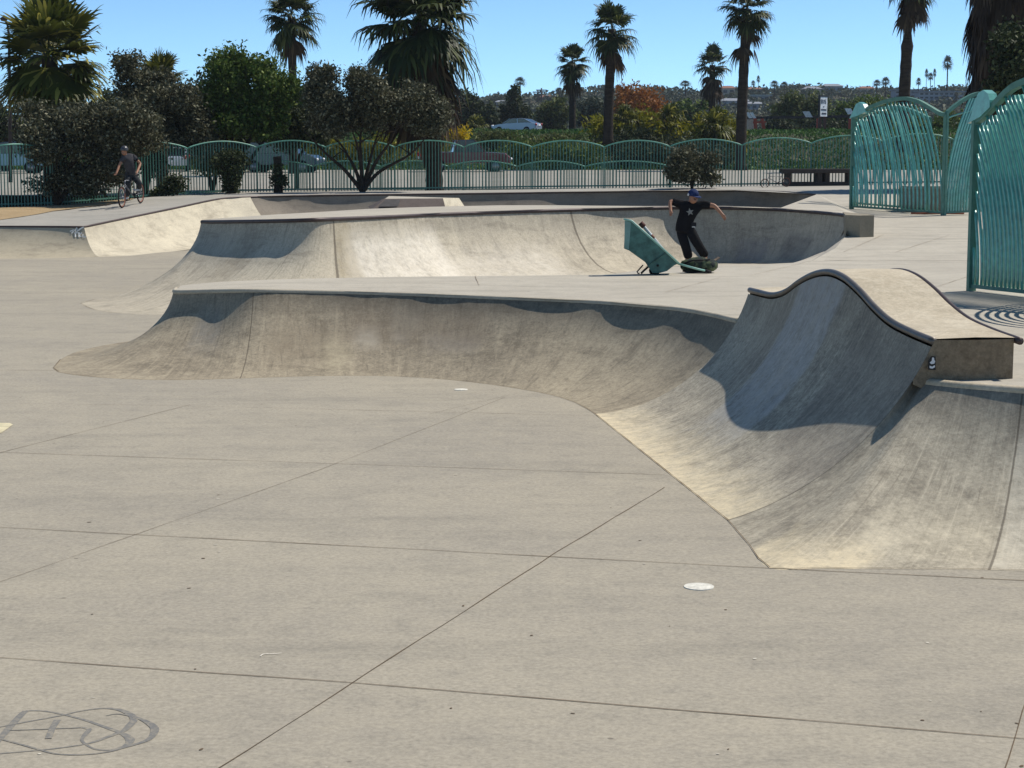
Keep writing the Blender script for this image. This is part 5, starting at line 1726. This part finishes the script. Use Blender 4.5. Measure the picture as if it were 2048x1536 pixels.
sh = {'hem': (K(1367, 468), .17), 'low': (K(1367.5, 458), .185), 'waist': (K(1369, 444), .178), 'chest': (K(1376, 427), .182), 'upper': (K(1379, 415), .165), 'neckb': (K(1381, 407.5, -.01), .10),
      'shl': (K(1363, 407, .04), .098), 'sll': (K(1350, 404, .03), .088), 'cufl': (K(1343.5, 403.5, .02), .078), 'shr': (K(1402, 408, -.02), .098), 'slr': (K(1415, 409.5, -.06), .086), 'cufr': (K(1422, 411, -.08), .076)}
skin('shirt', sh, [('hem', 'low'), ('low', 'waist'), ('waist', 'chest'), ('chest', 'upper'), ('upper', 'neckb'), ('upper', 'shl'), ('shl', 'sll'), ('sll', 'cufl'), ('upper', 'shr'), ('shr', 'slr'), ('slr', 'cufr')], BLK, sk_)
tr_ = {'top': (K(1369, 441), .14), 'pelvis': (K(1369, 453), .155), 'hipl': (K(1362, 463, .03), .12), 'knl': (K(1370, 489, -.10), .1), 'shl': (K(1375, 506, -.04), .098), 'cufl': (K(1378, 518, .0), .1),
       'hipr': (K(1380, 462, -.02), .125), 'knr': (K(1396, 489, -.14), .1), 'shr': (K(1405, 504, -.06), .095), 'cufr': (K(1412.5, 514, .0), .1)}
skin('trousers', tr_, [('top', 'pelvis'), ('pelvis', 'hipl'), ('hipl', 'knl'), ('knl', 'shl'), ('shl', 'cufl'), ('pelvis', 'hipr'), ('hipr', 'knr'), ('knr', 'shr'), ('shr', 'cufr')], BLK2, sk_)
for a, b in (((1377, 521, .02), (1369, 526, -.18)), ((1412, 517, .02), (1407, 523, -.18))):
    skin('shoe', {'a': (K(*a), .055), 'm': ((K(*a) + K(*b)) / 2, .052), 'b': (K(*b), .042)}, [('a', 'm'), ('m', 'b')], SHOE, sk_)
capc = K(1386.5, 388, -.07)
mb = MB()
mb.ball(capc + Vector((0, 0, -.005)), (.122, .13, .118), 14, 10)
mb.V = [v if v[2] > capc.z - .045 else (v[0], v[1], capc.z - .045) for v in mb.V]
cp = mb.build('cap', BLUE, sk_)
bd = Vector((.55, -.8, -.18)).normalized(); sdv = Vector((.8, .55, 0)).normalized()
br = [capc + bd * .10 + sdv * .1 + Vector((0, 0, -.03)), capc + bd * .20 + sdv * .07 + Vector((0, 0, -.04)), capc + bd * .225 + Vector((0, 0, -.04)), capc + bd * .20 - sdv * .07 + Vector((0, 0, -.04)), capc + bd * .10 - sdv * .1 + Vector((0, 0, -.03))]
mb = MB(); mb.prism(br, Vector((0, 0, .012))); mb.build('brim', BLUE, cp)
mb = MB(); mb.ball(K(1376.5, 389.5, -.15), (.02, .02, .025), 8, 6); mb.build('badge', WHITEC, cp)
skin('hair', {'a': (K(1380.5, 399, -.05), .045), 'b': (K(1384, 404, .0), .05)}, [('a', 'b')], HAIRM, sk_, 1)
for x in (1388.6, 1392.2):
    mb = MB(); mb.ball(K(x, 397.5, -.168), .009, 8, 6); mb.build('eye', HAIRM, sk_)
mb = MB()
sc0 = K(1380, 424, -.185)
st = []
for i in range(10):
    a = math.pi / 2 + .2 + i * math.pi / 5
    r_s = .085 if i % 2 == 0 else .036
    st.append(sc0 + Vector((math.cos(a) * r_s, -.012 * math.cos(a), math.sin(a) * r_s)))
mb.prism(st, Vector((0, .05, 0))); mb.build('star_print', plain('star_grey', S(150, 152, 148, .75), .9, .1), sk_)
pc = K(1386.5, 449, -.10)
mb = MB(); mb.box(pc, (.11, .07, .09), .4); mb.box(pc + Vector((.0, -.04, -.05)), (.06, .03, .02), .4, 1); mb.build('belt_pouch', [SHOE, WHITEC], sk_)

# skateboard
bt = thing('skateboard', 'skateboard under the feet of the skateboarder, its nose poking out past the bag', 'skateboard', ft)
u0, u1 = K(1366, 528.5, -.1), K(1438, 521.0, .05)
dv = (u1 - u0)
pts = []
for i in range(13):
    k = i / 12
    pts.append(u0 + dv * k + Vector((0, 0, .07 * max(0, abs(k - .5) - .36) / .14)))
pts = [p + Vector((0, 0, .0)) for p in pts]
mb = MB(); mb.bar(pts, Vector((-dv.y, dv.x, 0)).normalized() * .1, Vector((0, 0, .007))); mb.build('deck', plain('board_wood', S(120, 104, 84), .6), bt)
for k in (.25, .75):
    c = u0 + dv * k
    sdx = Vector((-dv.y, dv.x, 0)).normalized()
    mb = MB(); mb.bar([c - sdx * .08 + Vector((0, 0, -.03)), c + sdx * .08 + Vector((0, 0, -.03))], dv.normalized() * .02, Vector((0, 0, .02))); tk = mb.build('truck', RIMM, bt)
    for s in (-1, 1):
        mb = MB(); q = c + sdx * .09 * s + Vector((0, 0, -.04)); mb.tube([q - sdx * .016, q + sdx * .016], .027, 10); mb.build('wheel', WHITEC, tk)

# ---- wheelbarrow
gb = HIT(1315, 547.5)
Yb = gb.y
def B(px, py, dy=0.0): return D(px, py, Yb + dy)
WB = plain('barrow_green', S(78, 124, 116, .68), .55, .35, var=.2, scale=9)
WBL = plain('barrow_rim', S(148, 196, 182, .8), .45, .4, var=.05)
wb = thing('wheelbarrow', 'green tub wheelbarrow tipped up on its nose with its handles on the ground', 'wheelbarrow', gb)
side = [(1251, 440), (1263, 443), (1357, 527), (1348, 531), (1334, 542), (1318, 546.5), (1305, 546), (1290, 524), (1258, 501), (1248, 497)]
mb = MB()
dn_, df_ = -.30, .32
for dy in (dn_, df_):
    mb.prism([B(x, y, dy) for x, y in side], Vector((0, .02, 0)))
bott = side[3:] + side[:1]
for (xa, ya), (xb, yb_) in zip(bott[:-1], bott[1:]):
    a, b = B(xa, ya, dn_), B(xb, yb_, dn_)
    a2, b2 = B(xa, ya, df_), B(xb, yb_, df_)
    iv = Vector((.012, 0, .012))
    mb.add([a, b, b2, a2, a + iv, b + iv, b2 + iv, a2 + iv], [(0, 1, 2, 3), (7, 6, 5, 4)])
mb.build('tub', WB, wb)
mb = MB()
for dy in (dn_ - .005, df_ + .025):
    mb.tube([B(1249, 438.5, dy), B(1263, 441.5, dy), B(1310, 483, dy), B(1358, 527, dy)], .018, 6)
mb.tube([B(1249, 438.5, dn_), B(1249, 438.5, df_)], .018, 6)
mb.build('rim', WBL, wb)
mb = MB(); mb.add([B(1249.5, 441, dn_ - .004), B(1262, 445, dn_ - .004), B(1257.5, 499, dn_ - .004), B(1248.5, 496, dn_ - .004)], [(0, 1, 2, 3)]); mb.build('end_panel', plain('barrow_pale', S(126, 166, 160, .75), .55, .3), wb)  # paler facet at the raised end of the tub
mb = MB(); mb.bar([B(1331, 506, dn_ - .01), B(1292, 533, dn_ - .01)], Vector((0, .012, 0)), Vector((.008, 0, .008))); mb.build('crease_band', plain('barrow_dark', S(50, 92, 84, .7), .5), wb)  # darker band along the crease in the tub side
mb = MB(); mb.tube([B(1315.5, 531, dn_ - .02), B(1315.5, 531, dn_ + .01)], .02, 10); mb.build('bolt', SHOE, wb)
for dy in (-.2, .2):
    mb = MB(); mb.tube([B(1286, 530, dy), B(1279, 538, dy), B(1274, 543.5, dy), B(1276, 546.5, dy), B(1279, 546.5, dy)], .012, 6); mb.build('prop_leg', SHOE, wb)
    mb = MB(); mb.tube([B(1297, 533, dy), B(1288, 541, dy), B(1282, 547, dy)], .018, 6); mb.build('strut', SHOE, wb)
    g0, g1 = B(1355, 527, dy), B(1395, 538, dy - .1)
    g2 = HIT(1421, 547.5) if dy < 0 else HIT(1424, 543)
    mb = MB(); mb.tube([g0, g1, g2 + Vector((0, 0, .03))], .016, 8); hd = mb.build('handle', WBL, wb)
    mb = MB(); mb.tube([g1.lerp(g2, .55) + Vector((0, 0, .02)), g2 + Vector((0, 0, .03))], .022, 8); mb.build('grip', SHOE, hd)
mb = MB(); mb.tube([B(1309, 541, -.08), B(1309, 541, .1)], .09, 14); mb.build('wheel', TYRE, wb)
pl_ = thing('paint_pole', 'white pole with brown grip leaning inside the tipped wheelbarrow', 'pole', B(1322, 500))
mb = MB(); mb.tube([B(1287, 452, 0), B(1325, 498, 0)], .026, 8); mb.build('tube', WHITEC, pl_)
mb = MB(); mb.tube([B(1281, 445.5, 0), B(1288, 453.5, 0)], .042, 8); mb.build('grip', plain('brown_grip', S(84, 46, 36), .7), pl_)
mb = MB(); mb.tube([B(1302, 470.5, 0), B(1307.5, 477, 0)], .03, 8); mb.build('band', plain('brown_band', S(116, 74, 56), .7), pl_)

# ---- backpack
CAMO = NB('camo_cloth')
tc = CAMO.n('ShaderNodeTexCoord').outputs['Object']
n_ = CAMO.noise(tc, 7.0, 3, .6)
CAMO.base(CAMO.mix(CAMO.rng(n_, .47, .53), S(44, 50, 48), CAMO.mix(CAMO.rng(CAMO.noise(tc, 5.0, 2), .5, .56), S(70, 80, 58), S(112, 120, 92))), .9, .15)
b0 = HIT(1400, 546.5)
bgx = thing('backpack', 'camouflage backpack lying on the concrete between the wheelbarrow and the skateboarder', 'backpack', b0)
mb = MB(); k = b0.y / F_PX
cc_ = b0 + Vector((-.0, .16, 14.5 * k))
mb.ball(cc_, (38 * k, .19, 15 * k), 20, 12)
def lump(v):
    d = Vector(v) - cc_
    x = d.x / (38 * k)
    f = 1 + .1 * math.sin(7 * x + 2) + .06 * math.sin(13 * x)
    zz = d.z * f * (1.0 if d.z < 0 else 1.05)
    return (v[0] + (abs(d.z) * .25 * (1 if x > 0 else -1)), v[1], cc_.z + max(zz, -14.3 * k))
mb.V = [lump(v) for v in mb.V]
mb.build('bag', CAMO.m, bgx)
mb = MB(); mb.ball(cc_ + Vector((20 * k, -.11, -1 * k)), (15 * k, .1, 11 * k), 14, 9); mb.build('pocket', CAMO.m, bgx)
mb = MB(); mb.tube(curve([cc_ + Vector((-30 * k, -.1, 4 * k)), cc_ + Vector((-16 * k, -.17, 11 * k)), cc_ + Vector((4 * k, -.17, 12 * k)), cc_ + Vector((20 * k, -.1, 13 * k))], 5), .014, 6); mb.build('strap', SHOE, bgx)
mb = MB(); mb.tube(curve([cc_ + Vector((-34 * k, -.12, -10 * k)), cc_ + Vector((-5 * k, -.24, -14 * k)), cc_ + Vector((22 * k, -.22, -14 * k))], 5), .016, 6); mb.build('strap', SHOE, bgx)

# ---- bicycle
FR, RR_ = HIT(244.5, 416), HIT(281.5, 406.5)
av = (FR - RR_); wbl = av.length; av.normalize()
sv = av.cross(Vector((0, 0, 1))).normalized(); uvv = sv.cross(av).normalized()
def W_(u, v, s=0.0): return RR_ + av * u + uvv * v + sv * s
sf = wbl / 1.05
BIKE = plain('bike_frame_grey', S(96, 98, 104), .4, .5, .3)
bk_ = thing('bicycle', 'bicycle ridden along the path, front wheel towards the camera', 'bicycle', RR_)
wr = .335
for u in (0, wbl):
    c = W_(u, wr)
    ring = [c + (av * math.cos(a) + uvv * math.sin(a)) * (wr - .022) for a in [2 * math.pi * i / 28 for i in range(29)]]
    mb = MB(); mb.tube(ring, .024, 8, cap=False); wh = mb.build('wheel', plain('bike_tyre', S(40, 34, 32), .85, .2) if u == 0 else bpy.data.materials['bike_tyre'], bk_)
    ring = [c + (av * math.cos(a) + uvv * math.sin(a)) * (wr - .05) for a in [2 * math.pi * i / 28 for i in range(29)]]
    mb = MB(); mb.tube(ring, .014, 6, cap=False); mb.build('rim', plain('bike_rim', S(150, 96, 78), .5) if u == 0 else bpy.data.materials['bike_rim'], wh)
    mb = MB()
    for i in range(16):
        a = 2 * math.pi * i / 16
        mb.tube([c + sv * (.025 if i % 2 else -.025), c + (av * math.cos(a) + uvv * math.sin(a)) * (wr - .05)], .003, 4)
    mb.tube([c - sv * .05, c + sv * .05], .022, 8)
    mb.build('spokes', RIMM, wh)
BB, ST, HT, HB = W_(.42 * sf, .29), W_(.24 * sf, .74), W_(.84 * sf, .82), W_(.86 * sf, .70)
mb = MB()
for a, b, r in ((BB, ST, .018), (BB, HB, .022), (ST, HT, .018), (BB, W_(0, wr, .05), .011), (BB, W_(0, wr, -.05), .011), (ST, W_(0, wr, .05), .01), (ST, W_(0, wr, -.05), .01), (HB, HT, .022)):
    mb.tube([a, b], r, 8)
mb.build('frame', BIKE, bk_)
mb = MB(); mb.tube([HB, W_(.93 * sf, .60, .06), W_(wbl, wr, .06)], .014, 6); mb.tube([HB, W_(.93 * sf, .60, -.06), W_(wbl, wr, -.06)], .014, 6); mb.build('fork', BIKE, bk_)
HBC = W_(.84 * sf, 1.0)
mb = MB(); mb.tube([HT, HBC], .015, 6); mb.tube([HBC + sv * .33 - av * .05, HBC + sv * .15 + av * .03, HBC - sv * .15 + av * .03, HBC - sv * .33 - av * .05], .013, 6); mb.build('handlebar', SHOE, bk_)
mb = MB(); mb.tube([ST, W_(.2 * sf, .9)], .014, 6); mb.ball(W_(.18 * sf, .93), (.1, .1, .035), 10, 6); mb.build('saddle', SHOE, bk_)
mb = MB(); ca = BB + (av * .12 - uvv * .12) + sv * .09; cb = BB - (av * .12 - uvv * .12) - sv * .09
mb.tube([BB + sv * .06, ca], .012, 6); mb.tube([BB - sv * .06, cb], .012, 6); mb.tube([BB - sv * .05, BB - sv * .055], .09, 14)
mb.box(ca + sv * .05, (.1, .1, .025)); mb.box(cb - sv * .05, (.1, .1, .025)); mb.build('crank', SHOE, bk_)

# ---- cyclist
SKS[0] = 1.0
Yc = (FR.y + RR_.y) / 2
def C_(px, py, dy=0.0): return D(px, py, Yc + dy)
cy = thing('person', 'cyclist in a dark helmet and black and grey shirt riding on the path', 'person', C_(263, 411))
GSH = plain('grey_shirt', S(66, 65, 68), .9, .1); TRS = plain('grey_trousers', S(50, 52, 54), .9, .1)
hand_l, hand_r = HBC + sv * .28 - av * .03 + Vector((0, 0, .02)), HBC - sv * .28 - av * .03 + Vector((0, 0, .02))
if hand_l.x > hand_r.x: hand_l, hand_r = hand_r, hand_l
fl_, fr_ = (ca + sv * .05, cb - sv * .05)
if fl_.x > fr_.x: fl_, fr_ = fr_, fl_
cpp = {'pelvis': (C_(264, 347, .15), .125), 'waist': (C_(261, 336, .08), .12), 'chest': (C_(256, 321, -.05), .135), 'neckb': (C_(251, 311, -.12), .06), 'neck': (C_(250, 309, -.16), .055),
       'jaw': (C_(247.5, 308, -.22), .068), 'skull': (C_(248, 301.5, -.22), .092), 'crown': (C_(248.5, 297, -.2), .08), 'nose': (C_(245.5, 306.5, -.31), .02),
       'shl': (C_(246, 317, -.18), .055), 'ell': (C_(238.5, 331, -.3), .045), 'hal': (hand_l, (.03, .036)),
       'shr': (C_(264, 312, .02), .055), 'elr': (C_(281, 327, .12), .046), 'har': (hand_r.lerp(C_(277, 345, .0), .6), (.03, .036)),
       'hipl': (C_(258, 351, .1), .1), 'knl': (C_(256, 367, -.2), .07), 'anl': (fl_ + Vector((0, .03, .1)), .045), 'tol': (fl_ + Vector((-.1, -.1, .04)), .035),
       'hipr': (C_(267, 352, .15), .1), 'knr': (C_(278, 366, -.1), .07), 'anr': (fr_ + Vector((.02, .05, .1)), .045), 'tor': (fr_ + Vector((-.1, -.08, .04)), .035)}
ce = [('pelvis', 'waist'), ('waist', 'chest'), ('chest', 'neckb'), ('neckb', 'neck'), ('neck', 'jaw'), ('jaw', 'skull'), ('skull', 'crown'), ('jaw', 'nose'), ('chest', 'shl'), ('shl', 'ell'), ('ell', 'hal'), ('chest', 'shr'), ('shr', 'elr'), ('elr', 'har'),
      ('pelvis', 'hipl'), ('hipl', 'knl'), ('knl', 'anl'), ('anl', 'tol'), ('pelvis', 'hipr'), ('hipr', 'knr'), ('knr', 'anr'), ('anr', 'tor')]
hand(cpp, ce, 'hal', None, cpp['hal'][0], Vector((-.4, -.5, -.3)), sv, curl=.8)
hand(cpp, ce, 'har', None, cpp['har'][0], cpp['har'][0] - cpp['elr'][0], Vector((.3, -.9, 0)), curl=.6)
skin('body', cpp, ce, SKIN, cy)
skin('shirt', {'hem': (C_(263, 350, .13), .165), 'waist': (C_(261, 338, .08), .165), 'chest': (C_(256, 321, -.05), .185), 'upper': (C_(253.5, 314.5, -.09), .15), 'neckb': (C_(251, 310, -.13), .09), 'shl': (C_(246, 316, -.18), .095), 'cul': (C_(241.5, 325, -.25), .07), 'shr': (C_(264, 312, .02), .105), 'cur': (C_(275, 321, .08), .074)},
     [('hem', 'waist'), ('waist', 'chest'), ('chest', 'upper'), ('upper', 'neckb'), ('upper', 'shl'), ('shl', 'cul'), ('upper', 'shr'), ('shr', 'cur')], GSH, cy)
skin('sleeve', {'a': (C_(262, 311.5, .02), .1), 'm': (C_(269, 316, .05), .09), 'b': (C_(276, 322, .085), .079)}, [('a', 'm'), ('m', 'b')], BLK, cy)
skin('trousers', {'pelvis': (C_(264, 348, .15), .145), 'hipl': (C_(258, 351, .1), .118), 'knl': (C_(256, 367, -.2), .098), 'cul': (fl_ + Vector((0, .03, .12)), .08), 'hipr': (C_(267, 352, .15), .118), 'knr': (C_(278, 366, -.1), .098), 'cur': (fr_ + Vector((.02, .05, .12)), .08)},
     [('pelvis', 'hipl'), ('hipl', 'knl'), ('knl', 'cul'), ('pelvis', 'hipr'), ('hipr', 'knr'), ('knr', 'cur')], TRS, cy)
for f in (fl_, fr_):
    skin('shoe', {'a': (f + Vector((.03, .05, .07)), .05), 'm': (f + Vector((-.03, -.02, .055)), .046), 'b': (f + Vector((-.12, -.1, .05)), .038)}, [('a', 'm'), ('m', 'b')], WHITEC, cy)
hc = C_(248.8, 299, -.2)
mb = MB(); mb.ball(hc, (.125, .145, .125), 14, 10)
mb.V = [v if v[2] > hc.z - .04 else (v[0], v[1], hc.z - .04) for v in mb.V]
mb.build('helmet', plain('helmet', S(66, 66, 70), .35, .5), cy)

# bicycle parked by the slab bench
q = HIT(1552, 373.5)
pb = dup(bk_, q + Vector((.35, -.15, 0)), R(-60), 1.0, 'small bicycle left at the end of the low dark slab')
pb.scale = (.5, .5, .5)


# ================================================================== air
hz = NB('air')
nt = hz.t
nt.nodes.remove(hz.b)
pv = nt.nodes.new('ShaderNodeVolumePrincipled')
pv.inputs['Color'].default_value = (.80, .88, 1.0, 1)
pv.inputs['Density'].default_value = .00014
pv.inputs['Anisotropy'].default_value = .2
nt.links.new(pv.outputs[0], nt.nodes['Material Output'].inputs['Volume'])
mb = MB(); mb.box((0, 695, 24.5), (2320, 1530, 51))
tag(mb.build('haze', hz.m), 'thin pale air over the whole place', 'haze', kind='stuff')
